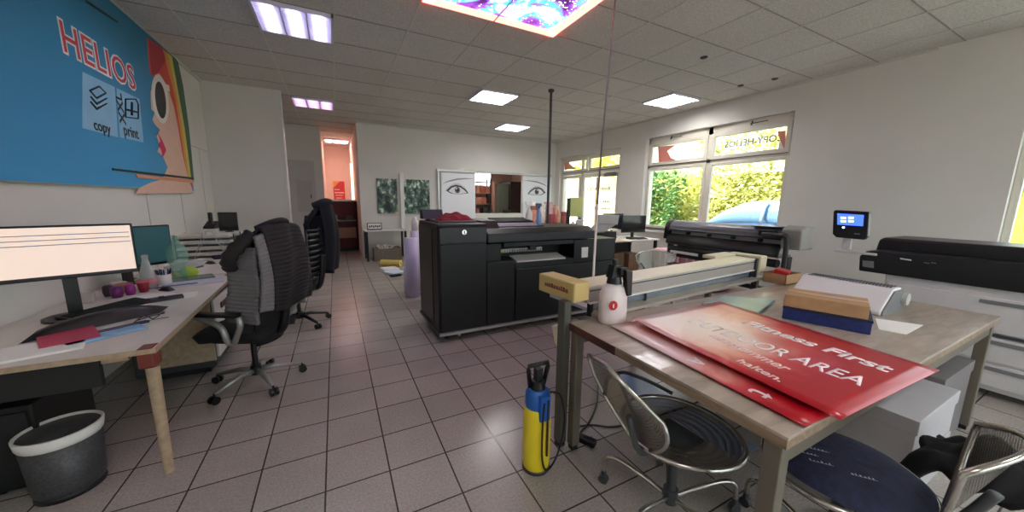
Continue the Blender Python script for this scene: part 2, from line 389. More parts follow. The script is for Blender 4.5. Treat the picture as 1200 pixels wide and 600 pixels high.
def leafmat(name, a, b, c):
    m, N, L, P = newmat(name)
    g = N.new('ShaderNodeNewGeometry'); rp = N.new('ShaderNodeValToRGB'); e = rp.color_ramp.elements
    e[0].color = lin(a); e[1].color = lin(c); k = e.new(.5); k.color = lin(b)
    L.new(g.outputs['Random Per Island'], rp.inputs['Fac']); L.new(rp.outputs['Color'], P.inputs['Base Color'])
    P.inputs['Roughness'].default_value = .6
    tr = N.new('ShaderNodeBsdfTranslucent'); L.new(rp.outputs['Color'], tr.inputs['Color']); mx = N.new('ShaderNodeMixShader'); mx.inputs['Fac'].default_value = .4
    L.new(P.outputs['BSDF'], mx.inputs[1]); L.new(tr.outputs['BSDF'], mx.inputs[2]); L.new(mx.outputs['Shader'], N['Material Output'].inputs['Surface'])
    return m
hedge = hd.build('hedge', leafmat('hedge_leaves', (164, 172, 106), (212, 212, 138), (238, 232, 180)))
tag(hedge, 'tall yellow-green leafy hedge growing outside the big window', 'hedge')
hd = MB(); random.seed(5); leafcloud(3000, 10.2, 11, 8.0, 10.6, -.2, 2.55, .1)
hedge2 = hd.build('shrub', leafmat('shrub_leaves', (60, 110, 60), (110, 150, 90), (150, 180, 110)))
tag(hedge2, 'darker blue-green shrub outside, at the left edge of the big window', 'shrub')
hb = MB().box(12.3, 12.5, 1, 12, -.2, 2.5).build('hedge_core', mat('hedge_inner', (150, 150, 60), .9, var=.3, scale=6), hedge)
bd = thing('building', 'pale brick building seen through the glazed shop door', 'building', (14, 15.5, -.2))
MB().box(13.2, 18, 12.3, 24, -.2, 6).build('wall', mat('pale_brick', (240, 234, 206), .8, var=.12, scale=1.5), bd)
b = MB()
for k in range(24): b.box(13.185, 13.2, 12.3, 24, -.1+.25*k, -.085+.25*k)
b.build('brick_courses', mat('brick_joint', (196, 190, 160), .9), bd)
hd = MB(); random.seed(11); leafcloud(3000, 11.4, 12.4, 12.3, 15.6, 2.7, 4.6, .1)
tr_ = hd.build('tree', leafmat('tree_leaves', (196, 196, 100), (226, 220, 120), (240, 232, 160))); tag(tr_, 'yellow-leaved tree crown outside above the glazed shop door', 'tree')
MB().cyl((11.9, 13.8, -.3), (11.9, 13.8, 3.2), .12, .07).build('trunk', mat('bark', (110, 90, 70), .9), tr_)
# car outside
cx, cy = 9.6, 4.6
car = thing('car', 'silver-blue car parked outside behind the big window', 'car', (cx, cy, -.2))
def loft(prof_fn, ys, name, m, bev=0):
    b = MB(); rings = []
    vs = []; n = None
    for y in ys:
        p = prof_fn(y); n = len(p); vs += [(cx+a_, y, z_) for a_, z_ in p]
    fs = []
    for i in range(len(ys)-1):
        for k in range(n): fs.append((i*n+k, i*n+(k+1) % n, (i+1)*n+(k+1) % n, (i+1)*n+k))
    fs += [tuple(range(n))[::-1], tuple(range((len(ys)-1)*n, len(ys)*n))]
    b._add(vs, fs, True); return b.build(name, m, car, sub=1)
m_car = mat('car_paint', (150, 168, 190), .25, metal=.5, coat=.6, var=.02)
def body(y):
    t = (y-cy)/2.1; w = .86*(1-.18*abs(t)**4); zt = .72-.12*max(0, t)**2-.05*t*t
    return [(-w, .1), (-w*1.0, .45), (-w*.96, zt), (w*.96, zt), (w, .45), (w, .1), (w*.8, .0), (-w*.8, .0)]
loft(body, [cy-2.1, cy-2.05, cy-1.5, cy-.7, cy, cy+.7, cy+1.5, cy+2.05, cy+2.1], 'body', m_car)
def cab(y):
    t = (y-cy+.15)/1.25; zt = .7+.56*(1-abs(t)**3.0); w = .8-.14*(1-abs(t)**3)
    return [(-.82, .66), (-w, zt-.06), (-w*.8, zt), (w*.8, zt), (w, zt-.06), (.82, .66)]
loft(cab, [cy-.15+1.25*k/8 for k in range(-8, 9)], 'cabin_glass', mat('car_glass', (120, 160, 205), .1, metal=.3, coat=.5, var=.02))
rb = MB(); rb.sheet(lambda u, v: (cx-.5+v*1.0, cy-.75+u*1.2, 1.275-.06*abs(v*2-1)**3-.05*abs(u*2-1)**3), 8, 8, .02); rb.build('roof', m_car, car)
for yy in (cy-.15,): 
    pl = MB(); pl.tube([(cx-.83, yy, .68), (cx-.72, yy, 1.15), (cx-.6, yy, 1.25)], .03); pl.tube([(cx+.83, yy, .68), (cx+.72, yy, 1.15), (cx+.6, yy, 1.25)], .03); pl.build('pillar', m_car, car)
for sx in (-.78, .78):
    for yy in (cy-1.3, cy+1.3):
        wh = MB().cyl((cx+sx-.1, yy, .12), (cx+sx+.1, yy, .12), .32, n=24).build('wheel', m_black, car, bevel=.03)
        MB().cyl((cx+sx-.11, yy, .12), (cx+sx+.11, yy, .12), .19, n=20).build('hubcap', m_alu, wh)
car.scale = (1.2, 1.2, 1.2)
# ---------------------------------------------------------------- ceiling fittings
m_tube = emis('lamp_tube', (240, 240, 255), 3.2)
m_tubeb = emis('lamp_tube_bright', (255, 255, 248), 6)
m_louv = mat('louvre', (206, 200, 222), .3, metal=.3, var=.02)
m_tray = mat('lamp_tray', (226, 222, 240), .5, var=.01)
def ceiling_lamp(x0, y0, label, group, mt, x1=None, y1=None, dense=True):
    x1 = x1 or x0+.70; y1 = y1 or y0+.675
    t = thing('ceiling_light', label, 'ceiling light', (x0, y0, H), group)
    f = MB(); z = H-.035
    f.box(x0, x1, y0, y0+.02, z, H); f.box(x0, x1, y1-.02, y1, z, H); f.box(x0, x0+.02, y0, y1, z, H); f.box(x1-.02, x1, y0, y1, z, H); f.box(x0, x1, y0, y1, H-.004, H)
    f.build('frame', m_tray, t)
    w = (x1-x0-.04)/3; kk = .2 if mt is m_tube else .36
    for k in range(3):
        xc = x0+.02+w*(k+.5)
        MB().box(xc-w*kk, xc+w*kk, y0+.03, y1-.03, H-.012, H-.005).build('diffuser', mt, t)
    l = MB()
    for k in (1, 2): l.box(x0+.02+w*k-.006, x0+.02+w*k+.006, y0+.02, y1-.02, z, H-.004)
    n = 14 if dense else 8
    for k in range(1, n):
        yy = y0+(y1-y0)*k/n; l.box(x0+.02, x1-.02, yy-.003, yy+.003, z, H-.013)
    l.build('louvre', m_louv, t)
    return t
ceiling_lamp(-.6, 4.205, 'large louvred ceiling light, the nearest one at the upper left', 'louvred square lights', m_tube)
ceiling_lamp(2.28, 5.59, 'bright square ceiling light in the middle of the ceiling', 'louvred square lights', m_tubeb, dense=False)
ceiling_lamp(3.72, 7.68, 'small far ceiling light near the back wall', 'louvred square lights', m_tubeb, dense=False)
ceiling_lamp(5.16, 4.205, 'bright square ceiling light next to the window wall', 'louvred square lights', m_tubeb, dense=False)
ceiling_lamp(-.6, 7.68, 'pinkish louvred ceiling light behind the white partition', 'louvred square lights', emis('lamp_tube_pink', (244, 206, 226), 1.2))
ceiling_lamp(2.28, -1.36, 'unseen louvred ceiling light added behind the viewer for fill', 'louvred square lights', m_tubeb)  # out-of-view lamp added to give the room more light
ceiling_lamp(-.6, -1.36, 'unseen louvred ceiling light added behind the viewer on the left side for fill', 'louvred square lights', m_tubeb)  # second out-of-view lamp, added for fill on the left
for i, (x, y) in enumerate([(4.9, 3.53), (6.1, 3.94), (6.1, 3.45)]):
    pass
for i, (px, py) in enumerate([(825, 67), (868, 100), (908, 92)]):
    x, y = onz(px, py, H)
    s = MB().lathe([(.0, -.018), (.03, -.018), (.045, -.006), (.045, 0)], (x, y, H)).build('ceiling_spot', m_dkgrey)
    tag(s, ['small dark round ceiling spot nearest the printed ceiling panel', 'small dark round ceiling spot closest above the big window', 'small dark round ceiling spot furthest right'][i], 'ceiling spot', 'small dark ceiling spots')
# printed light box in the ceiling
ax0, ax1, ay0, ay1 = .833, 2.273, 2.109, 3.499
art = thing('ceiling_panel', 'printed ceiling panel with pink frame and star cloud picture', 'ceiling panel', (ax0, ay0, H))
m, N, L, P = newmat('star_cloud')
tc = N.new('ShaderNodeTexCoord'); n1 = N.new('ShaderNodeTexNoise'); n1.inputs['Scale'].default_value = 2.6; n1.inputs['Detail'].default_value = 8; n1.inputs['Distortion'].default_value = 1.2
L.new(tc.outputs['Object'], n1.inputs['Vector']); rp = N.new('ShaderNodeValToRGB'); e = rp.color_ramp.elements
e[0].position = .36; e[0].color = lin((38, 10, 52)); e[1].position = .7; e[1].color = lin((235, 130, 215))
for p_, c_ in ((.44, (88, 40, 120)), (.52, (30, 120, 170)), (.57, (130, 220, 225)), (.62, (120, 110, 220))): q = e.new(p_); q.color = lin(c_)
L.new(n1.outputs['Fac'], rp.inputs['Fac'])
v1 = N.new('ShaderNodeTexVoronoi'); v1.inputs['Scale'].default_value = 26; L.new(tc.outputs['Object'], v1.inputs['Vector'])
lt_ = N.new('ShaderNodeMath'); lt_.operation = 'LESS_THAN'; lt_.inputs[1].default_value = .22; L.new(v1.outputs['Distance'], lt_.inputs[0])
mxc = N.new('ShaderNodeMix'); mxc.data_type = 'RGBA'; L.new(lt_.outputs['Value'], mxc.inputs[0]); L.new(rp.outputs['Color'], mxc.inputs[6]); mxc.inputs[7].default_value = lin((255, 240, 250))
L.new(mxc.outputs[2], P.inputs['Base Color']); L.new(mxc.outputs[2], P.inputs['Emission Color']); P.inputs['Emission Strength'].default_value = 1.1; P.inputs['Roughness'].default_value = .5
m_star = m
MB().box(ax0+.09, ax1-.09, ay0+.09, ay1-.09, H-.02, H-.01).build('printed_picture', m_star, art)
f = MB(); m_pf = emis('pink_frame', (244, 120, 104), .9)
f.box(ax0, ax1, ay0, ay0+.1, H-.03, H); f.box(ax0, ax1, ay1-.1, ay1, H-.03, H); f.box(ax0, ax0+.1, ay0, ay1, H-.03, H); f.box(ax1-.1, ax1, ay0, ay1, H-.03, H)
f.build('frame', m_pf, art)
MB().box(1.553-.006, 1.553+.006, ay0, ay1, H-.034, H-.02).build('joint_bar', m_bar, art)
# hanging power duct and cord
x, y = onz(646, 105, H)
pole = thing('power_pole', 'thin dark power pole dropping from the ceiling to the printer', 'power pole', (x, y, 0))
MB().cyl((x, y, 1.0), (x, y, H), .022).build('pole', m_dkgrey, pole); MB().lathe([(.05, 0), (.05, -.03), (.025, -.05)], (x, y, H)).build('ceiling_cap', m_dkgrey, pole)
# ================================================================ LEFT SIDE
# ---- banner on the left wall
BX = XL+.03
ban = thing('wall_banner', 'large blue advertising banner with rainbow-haired woman in white sunglasses on left wall', 'banner', (XL, 4.2, 1.58))
zt = H-.012; yb = onx(228, 228, BX)[0]
MB().box(XL+.002, BX, 1.6, yb, 1.575, zt).build('backing_board', m_alu, ban)
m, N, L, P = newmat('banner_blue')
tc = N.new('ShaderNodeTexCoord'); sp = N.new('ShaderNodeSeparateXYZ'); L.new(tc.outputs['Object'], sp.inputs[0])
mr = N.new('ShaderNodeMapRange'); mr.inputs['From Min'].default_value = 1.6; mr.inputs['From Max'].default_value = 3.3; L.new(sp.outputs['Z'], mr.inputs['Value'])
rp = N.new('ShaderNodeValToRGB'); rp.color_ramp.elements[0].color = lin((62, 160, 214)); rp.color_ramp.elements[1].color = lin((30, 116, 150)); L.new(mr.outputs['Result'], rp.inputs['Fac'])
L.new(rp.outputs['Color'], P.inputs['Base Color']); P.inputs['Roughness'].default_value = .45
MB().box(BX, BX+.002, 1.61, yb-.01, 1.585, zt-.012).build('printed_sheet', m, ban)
def deco(name, pix, rgb, lay, parent=ban, X=BX, rough=.45):
    pts = [onx(px, py, X) for px, py in pix]
    return MB().prism(pts, X+.002, X+.002+.0008*lay, 'x').build(name, mat('print_%d_%d_%d' % rgb, rgb, rough, var=.04), parent)
# hair bands (from the left, red, to the right, dark green)
deco('printed_hair', [(172, 44), (190, 56), (196, 78), (206, 100), (214, 130), (219, 170), (224, 210), (226, 226), (186, 215), (196, 205), (196, 150), (182, 92), (175, 85)], (216, 70, 52), 1)
deco('printed_hair', [(190, 57), (197, 63), (206, 95), (216, 140), (221, 180), (225, 212), (219, 208), (212, 160), (205, 115), (196, 80)], (226, 150, 60), 2)
deco('printed_hair', [(196, 62), (202, 67), (212, 110), (220, 160), (226, 214), (221, 211), (215, 165), (207, 112)], (214, 196, 92), 3)
deco('printed_hair', [(201, 66), (208, 72), (214, 100), (221, 150), (227, 212), (224, 212), (216, 150), (207, 100)], (52, 96, 66), 4)
deco('printed_hair', [(173, 45), (190, 56), (194, 70), (186, 84), (178, 88)], (176, 40, 58), 2)
# face, neck and shoulder
deco('printed_face', [(181, 88), (186, 86), (195, 100), (203, 125), (208, 150), (213, 180), (219, 206), (226, 226), (158, 227), (163, 220), (176, 214), (190, 210), (196, 196), (190, 182), (184, 178), (187, 170), (183, 160), (187, 152), (181, 146), (178, 140), (181, 132), (177, 128), (176, 108)], (232, 190, 168), 5)
deco('printed_lips', [(184, 155), (190, 166), (194, 176), (190, 184), (188, 176), (185, 170), (187, 165)], (210, 30, 90), 7)
def ell(cx_, cy_, a, b, rot=0, n=22): 
    c, s = math.cos(rot), math.sin(rot)
    return [(cx_+a*math.cos(2*PI*i/n)*c-b*math.sin(2*PI*i/n)*s, cy_+a*math.cos(2*PI*i/n)*s+b*math.sin(2*PI*i/n)*c) for i in range(n)]
deco('printed_glasses', ell(187, 116, 9.5, 29, -.12), (238, 232, 222), 8)
deco('printed_glasses', [(180, 92), (197, 100), (198, 107), (192, 104), (184, 99)], (238, 232, 222), 9)
deco('printed_lens', ell(187, 117, 6, 22, -.12), (38, 36, 36), 10)
deco('printed_strip', [(131, 197), (226, 208), (226, 210.5), (131, 199.5)], (22, 26, 26), 11)
deco('printed_strip', [(158, 204), (226, 211), (226, 214.5), (160, 208)], (224, 150, 110), 10)
deco('printed_strip', [(100, 0), (103, 1), (138, 25), (138, 27.5), (100, 3)], (16, 30, 34), 2)
lt_blue = (150, 196, 222)
deco('printed_tile', [(96, 84), (134, 102), (138, 161), (96, 150)], (140, 190, 220), 1)
deco('printed_tile', [(136, 103), (163, 116), (168, 167), (140, 161)], (140, 190, 220), 1)
def wtext(px, py, body, hpx, m, name='lettering', lay=3, space=1, bold=0, sx=1):
    y, z = onx(px, py, BX); z1 = onx(px, py-hpx/2, BX)[1]; z0 = onx(px, py+hpx/2, BX)[1]
    return text(name, body, (z1-z0)/.7, frame((BX+.002+.0008*lay, y, z), (0, 1, 0), (0, 0, 1)) @ Matrix.Diagonal((sx, 1, 1, 1)), m, ban, align='CENTER', space=space, bold=bold)
m_redl = mat('banner_red', (206, 66, 70), .5); m_whl = mat('banner_white', (240, 236, 236), .5); m_ink = mat('banner_ink', (22, 26, 34), .5)
yS, zS = onx(157, 90, BX); yL, zL = onx(106, 66, BX)
hS = onx(149, 74, BX)[1]-onx(149, 101, BX)[1]
for mm, bb, la in ((m_whl, .016, 2), (m_redl, .0, 5)):
    t = text('lettering', 'HELIOS', hS/.72, frame((BX+.002+.0008*la, yS, (zS+zL)/2-.01), (0, 1, 0), (0, 0, 1)) @ Matrix.Diagonal((1.0, 1, 1, 1)), mm, ban, align='RIGHT', bold=bb, space=1.05)
wtext(119, 149, 'copy', 12, m_ink, bold=.002)
wtext(153, 155, 'print', 12, m_ink, bold=.002)
y_, z_ = onx(141, 127, BX); text('lettering', 'XXL', .15, frame((BX+.005, y_, z_), (0, 0, 1), (0, -1, 0)), m_ink, ban, bold=.003)
def icon(polys, name='printed_icon'):
    b = MB()
    for q in polys:
        q = [onx(px, py, BX) for px, py in q]; q = [(BX+.006, *c) for c in q]
        b.tube(q+[q[0]], .007, n=4)
    return b.build(name, m_ink, ban)
icon([[(104, 106), (115, 101), (123, 109), (112, 115)], [(105, 113), (112, 121), (124, 115), (112, 122)], [(105, 119), (112, 127), (124, 121), (112, 128)]])
icon([[(146, 116), (158, 116), (161, 122), (161, 139), (146, 137)], [(148, 128), (160, 131), (160, 132), (148, 129)], [(153, 120), (153, 135), (154, 135), (154, 120)]])
# ---- desks along the left wall
m_desk = wood('desk_top_light', (206, 198, 186), (222, 216, 206), .45, (3, 1, 3)); m_desk_edge = wood('desk_beech', (160, 138, 112), (184, 162, 134), .5)
m_brk = mat('red_bracket', (112, 48, 40), .5)
def desk(y0, y1, label, rets):
    d = thing('desk', label, 'desk', (-1.4, (y0+y1)/2, 0), 'desks along the left wall')
    xa, xb = (-.868, -.95) if y0 < 3 else (-.95, -.96)
    MB().prism([(XL+.01, y0), (xa, y0), (xb, y1), (XL+.01, y1)], .71, .735, 'z').build('table_top', m_desk, d, bevel=.004)
    e = MB(); e.prism([(xa, y0), (xa+.007, y0), (xb+.007, y1), (xb, y1)], .71, .735, 'z'); e.box(XL+.01, xa+.007, y0-.008, y0, .71, .735); e.build('edge_band', m_desk_edge, d)
    r = MB(); r.box(XL+.1, -1.0, y0+.08, y0+.1, .66, .71); r.box(XL+.1, -1.0, y1-.055, y1-.03, .62, .71); r.box(-.985, -.965, y0+.09, y1-.09, .675, .71); r.build('apron', m_desk_edge, d)
    for x, y in ((-.905, y0+.05), (XL+.06, y0+.05), (-.99, y1-.05), (XL+.06, y1-.04)):
        l = MB().cyl((x, y, 0), (x, y, .62), .021, .028, n=16).build('leg', m_desk_edge, d)
        MB().box(x-.034, x+.034, y-.057, y+.03, .63, .738).build('corner_bracket', m_brk, d, bevel=.01)
    return d
dA = desk(2.30, 4.34, 'long pale desk by the left wall, the one nearest the viewer with red corner bracket', 0)
MB().box(-1.33, -.96, 3.50, 3.52, .16, .71).build('side_panel', m_desk_edge, dA)
dB = desk(4.36, 6.6, 'long pale desk by the left wall, the far one holding the stacked paper trays', 0)
pct = thing('computer_tower', 'black computer tower standing on the floor under the near desk', 'computer', (-1.5, 2.75, 0))
MB().box(-1.62, -1.42, 2.5, 2.95, .02, .46).build('case', m_black, pct, bevel=.006); MB().box(-1.6, -1.44, 2.49, 2.5, .05, .43).build('front_panel', m_dark, pct)
for x in (-1.6, -1.46): MB().box(x, x+.02, 2.52, 2.93, 0, .02).build('foot', m_dark, pct)
MB().box(XL+.02, XL+.05, 2.38, 3.5, .05, .70).build('shade_panel', m_dark, dA); MB().box(XL+.05, -1.1, 2.36, 2.39, .55, .70).build('shade_strip', m_dark, dA)  # dark panel and strip added to imitate the shade under the desk
pd = thing('drawer_cabinet', 'white drawer pedestal under the near desk behind the jacket chair', 'drawer cabinet', (-1.2, 4.0, 0))
MB().box(-1.5, -.995, 3.62, 4.2, .06, .66).build('body', m_dkgrey, pd, bevel=.005)
for k, (z0, z1) in enumerate(((.47, .64), (.29, .46), (.14, .28))):
    dd = MB().box(-.985, -.965, 3.63, 4.19, z0, z1).build('drawer', m_white, pd, bevel=.004)
    MB().box(-.965, -.955, 3.8, 4.02, (z0+z1)/2-.03, (z0+z1)/2+.02).build('handle', mat('brown_handle', (92, 66, 52), .5), dd)
MB().box(-1.45, -1.05, 3.67, 4.15, 0, .06).build('plinth', m_dark, pd)
# ---- things on the near desk
DZ = .735
def monitor(name, label, c, w, h, zc, rz, scr, back=m_black, stand_h=None, screen_z=DZ, group=None, th=.03, doc=False):
    # rz: direction the screen faces (0 = -y)
    t = thing(name, label, 'monitor', (c[0], c[1], screen_z), group, rz)
    zb = zc-screen_z
    MB().box(-w/2, w/2, 0, th, zb-h/2, zb+h/2).build('housing', back, t, loc=(0, 0, 0), bevel=.006)
    s = MB().box(-w/2+.012, w/2-.012, -.002, .001, zb-h/2+.025, zb+h/2-.012).build('screen', scr, t, loc=(0, 0, 0))
    if doc:
        b = MB()
        for k in range(3): b.box(-w/2+.02, w/2-.02, -.004, -.003, zb+h/2-.06-.03*k, zb+h/2-.055-.03*k)
        b.build('toolbar_lines', mat('toolbar_grey', (150, 150, 165), .5), s, loc=(0, 0, 0))
    MB().box(-.03, .03, th, th+.03, 0.01, zb).build('stand', back, t, loc=(0, 0, 0))
    MB().cyl((0, th, 0), (0, th, .012), w*.23, n=24).build('foot', back, t, loc=(0, 0, 0), bevel=.004)
    return t
m_docscr = emis('document_screen', (255, 230, 214), .08)
monitor('monitor', 'monitor showing a pale document page at the near left of the desk', (-1.50, 3.10), .60, .33, 1.155, math.radians(22), m_docscr, doc=True)
m_teal = emis('teal_screen', (30, 62, 66), .12)
monitor('monitor', 'dark teal monitor on the near desk behind the glass carafe', (-1.54, 4.18), .42, .36, 1.06, math.radians(48), m_teal)
cb_ = MB().box(-1.63, -1.6, 3.98, 4.1, DZ, DZ+.34).build('speaker', m_black, None, bevel=.008); tag(cb_, 'slim black speaker standing between the two desk monitors', 'speaker')
def keyboard(label, c, rz, m=m_black, w=.44, z=DZ):
    t = thing('keyboard', label, 'keyboard', (c[0], c[1], z), None, rz)
    MB().prism([(-.075, 0), (.075, 0), (.075, .028), (-.075, .012)], -w/2, w/2, 'x').build('body', m, t, loc=(0, 0, 0), bevel=.003)
    k = MB()
    for r in range(5):
        for q in range(15):
            x = -w/2+.018+q*(w-.036)/15; y = -.062+r*.025
            k.box(x, x+(w-.036)/15-.003, y, y+.021, .012+.0028*r, .021+.0028*r)
    k.build('keys', m_dark if m is m_black else m_lgrey, t, loc=(0, 0, 0)); return t
keyboard('black keyboard lying in front of the document monitor', (-1.40, 3.22), math.radians(60))
bg = MB(); bg.sheet(lambda u, v: (-1.5+.42*u-.0*v, 2.72+.36*u+.15*v-.08, DZ+.004+.075*max(0, math.sin(PI*v))**.5*(max(0, math.sin(PI*min(1, u*1.02)))**.4)), 14, 8)
bgo = bg.build('zip_case', m_black); tag(bgo, 'long black soft case lying at the desk edge in front of the keyboard', 'case')
def slab(name, label, cat, pts, z0, z1, m, group=None, bevel=.002):
    o = MB().prism(pts, z0, z1, 'z').build(name, m, bevel=bevel); return tag(o, label, cat, group)
def rect(c, w, l, rz):
    a, b = math.cos(rz), math.sin(rz)
    return [(c[0]+x*a-y*b, c[1]+x*b+y*a) for x, y in ((-w/2, -l/2), (w/2, -l/2), (w/2, l/2), (-w/2, l/2))]
slab('notebook', 'magenta notebook lying under papers at the near desk corner', 'notebook', rect((-1.33, 2.66), .2, .28, .5), DZ, DZ+.018, mat('magenta_cover', (176, 28, 74), .5))
slab('magazine', 'white magazine with grey picture lying at the near end of the desk', 'magazine', rect((-1.36, 2.5), .3, .24, .35), DZ, DZ+.012, m_paper)
bc = slab('brochure', 'light blue brochure lying at the near desk edge', 'brochure', rect((-1.17, 2.62), .11, .3, -.9), DZ+.002, DZ+.012, mat('pale_blue_print', (130, 176, 214), .4, var=.3, scale=14))
slab('pen_strip', 'dark blue narrow leaflet beside the light blue brochure', 'leaflet', rect((-1.19, 2.73), .05, .3, -.9), DZ+.001, DZ+.009, mat('navy_print', (38, 44, 90), .4, var=.2))
gl = MB(); gl.tube(catmull([(-1.13, 2.80, DZ+.006), (-1.1, 2.86, DZ+.03), (-1.06, 2.86, DZ+.006), (-1.03, 2.90, DZ+.03), (-1.05, 2.97, DZ+.006), (-1.1, 2.93, DZ+.006), (-1.13, 2.86, DZ+.006)]), .0035); gl.tube(catmull([(-1.13, 2.80, DZ+.006), (-1.05, 2.78, DZ+.02), (-.99, 2.86, DZ+.005)]), .0025)
tag(gl.build('reading_glasses', m_dkgrey), 'folded reading glasses near the front corner of the desk', 'glasses')
wl = thing('wallet', 'flat dark brown wallet lying beside the computer mouse', 'wallet', (-1.2, 3.4, DZ))
MB().prism(rect((-1.2, 3.4), .24, .11, .35), DZ, DZ+.016, 'z').build('body', mat('brown_leather', (52, 36, 34), .45, var=.15), wl, bevel=.005)
MB().prism(rect((-1.2, 3.4), .03, .11, .35), DZ+.0165, DZ+.019, 'z').build('strap', m_dark, wl)
slab('paper_sheet', 'white paper sheet under the brown wallet', 'paper', rect((-1.17, 3.47), .3, .21, .2), DZ, DZ+.0015, m_paper, bevel=0)
slab('paper_sheet', 'white paper sheet between keyboard and carafe', 'paper', rect((-1.33, 3.5), .2, .3, -.4), DZ, DZ+.0012, m_paper, bevel=0)
def mouse(label, c, rz, m=m_black):
    t = thing('computer_mouse', label, 'mouse', (c[0], c[1], DZ), None, rz)
    b = MB(); b.sheet(lambda u, v: ((u-.5)*.064*(1-.15*abs(v*2-1)**2), (v-.5)*.115, .034*max(0, (1-abs(u*2-1)**3.2))*max(0, (1-abs(v*2-1)**2.6))), 10, 12); b.build('shell', m, t, loc=(0, 0, 0))
    MB().cyl((-.004, .03, .03), (.004, .03, .03), .008, n=12).build('wheel', m_grey, t, loc=(0, 0, 0)); return t
mouse('black computer mouse next to the brown wallet', (-1.28, 3.74), .9)
mouse('black computer mouse on the far half of the desk near the trays', (-1.33, 5.08), .9)
# carafe, cup, pen pot
cr = thing('glass_carafe', 'clear glass carafe with narrow neck in front of the teal monitor', 'carafe', (-1.43, 3.87, DZ))
MB().lathe([(.0, .002), (.055, .002), (.058, .02), (.056, .1), (.03, .2), (.019, .25), (.024, .285), (.020, .285), (.016, .25), (.027, .2), (.052, .1), (.054, .02), (0, .008)], (-1.43, 3.87, DZ), n=24).build('glass', mat('milky_glass', (226, 232, 228), .1, var=.02, alpha=.32), cr)
lb = MB().lathe([(.0575, .03), (.0575, .09)], (-1.43, 3.87, DZ), n=24); lb.build('label_band', mat('pink_label', (200, 130, 140), .6), cr)
g2 = MB().lathe([(0, 0), (.05, 0), (.052, .13), (.072, .17), (.078, .24), (.06, .31), (.03, .34), (.02, .4), (.024, .41)], (-1.33, 4.2, DZ), n=24).build('water_bottle', mat('green_glass', (150, 205, 182), .08, var=.02, alpha=.4)); tag(g2, 'round green glass bottle standing in front of the teal screen', 'bottle')
cpm = thing('cup', 'small red cup standing left of the carafe', 'cup', (-1.42, 3.75, DZ))
MB().lathe([(0, 0), (.026, 0), (.038, .085), (.034, .085), (.023, .006), (0, .006)], (-1.42, 3.75, DZ)).build('body', mat('red_glass', (150, 26, 46), .3), cpm); 
MB().lathe([(.034, .086), (.041, .086), (.041, .078)], (-1.42, 3.75, DZ)).build('rim', mat('pink_rim', (210, 90, 100), .4), cpm)
pp = thing('pen_pot', 'white pen pot full of dark pens beside the carafe', 'pen pot', (-1.36, 3.96, DZ))
MB().lathe([(0, 0), (.045, 0), (.048, .1), (.044, .1), (.041, .006), (0, .006)], (-1.36, 3.96, DZ)).build('pot', m_white, pp)
for k in range(9):
    a = k*2.4; x = -1.36+.028*math.cos(a); y = 3.96+.028*math.sin(a)
    MB().cyl((x, y, DZ+.02), (x+.02*math.cos(a), y+.02*math.sin(a), DZ+.13+.01*(k % 3)), .005, n=8).build('pen', [m_black, m_dkgrey, mat('blue_pen', (30, 50, 120), .4)][k % 3], pp)
# clutter by the monitor foot
for k, (x, y, r, c, lab) in enumerate([(-1.52, 3.62, .035, (104, 26, 96), 'purple round pot behind the monitor foot'), (-1.47, 3.68, .03, (150, 40, 130), 'magenta small pot left of the red cup'), (-1.6, 3.7, .03, (60, 40, 50), 'dark small pot by the wall behind the document monitor')]):
    o = MB().lathe([(0, 0), (r*.8, 0), (r, .03), (r*.95, .075), (r*.6, .085), (0, .085)], (x, y, DZ)).build('small_pot', mat('pot%d' % k, c, .35)); tag(o, lab, 'pot')
for k, (x, y, c, lab) in enumerate([(-1.58, 3.85, (190, 120, 90), 'small orange-brown box against the wall beside the carafe'), (-1.66, 3.55, (200, 190, 180), 'small pale box behind the document monitor'), (-1.64, 3.95, (220, 214, 205), 'low white box between the monitors by the wall')]):
    o = MB().cbox((x, y, DZ+.03), (.09, .12, .06), .3*k).build('small_box', mat('sbox%d' % k, c, .6), bevel=.003); tag(o, lab, 'box')
# green snack, folders, phone stand
gr = MB().lathe([(0, 0), (.05, 0), (.065, .03), (.055, .07), (.02, .095), (0, .097)], (-1.31, 4.36, DZ), n=18, sx=1.1).build('green_apple', mat('lime_green', (176, 208, 60), .35, var=.12)); tag(gr, 'lime green apple-shaped fruit lying on the desk folders', 'fruit')
bn = MB(); bn.tube(catmull([(-1.48, 4.2, DZ+.03), (-1.43, 4.24, DZ+.045), (-1.37, 4.3, DZ+.03)]), [.012]+[.02]*10+[.012, .01]); tag(bn.build('banana', mat('banana_skin', (206, 200, 90), .5, var=.1)), 'yellow-green banana beside the green fruit', 'fruit')
bt = MB().lathe([(0, 0), (.022, 0), (.022, .07), (.01, .09), (.01, .12), (0, .12)], (-1.45, 4.08, DZ)).build('small_bottle', mat('dark_green', (40, 56, 40), .3)); tag(bt, 'small dark green bottle behind the pen pot', 'bottle')
slab('glass_tray', 'greenish glass plate lying below the lime green fruit', 'tray', rect((-1.24, 4.15), .32, .2, .35), DZ+.0, DZ+.022, mat('greenish_plate', (96, 120, 112), .2, var=.2))
slab('folder', 'white and violet folder lying on the desk in front of the glass plate', 'folder', rect((-1.18, 3.95), .42, .22, .32), DZ, DZ+.012, mat('folder_white', (206, 202, 214), .45, var=.1, scale=12))
slab('leaflet', 'dark blue leaflet on the edge of the white folder', 'leaflet', rect((-1.25, 3.86), .26, .05, .32), DZ+.0125, DZ+.015, mat('navy_print', (38, 44, 90), .4))
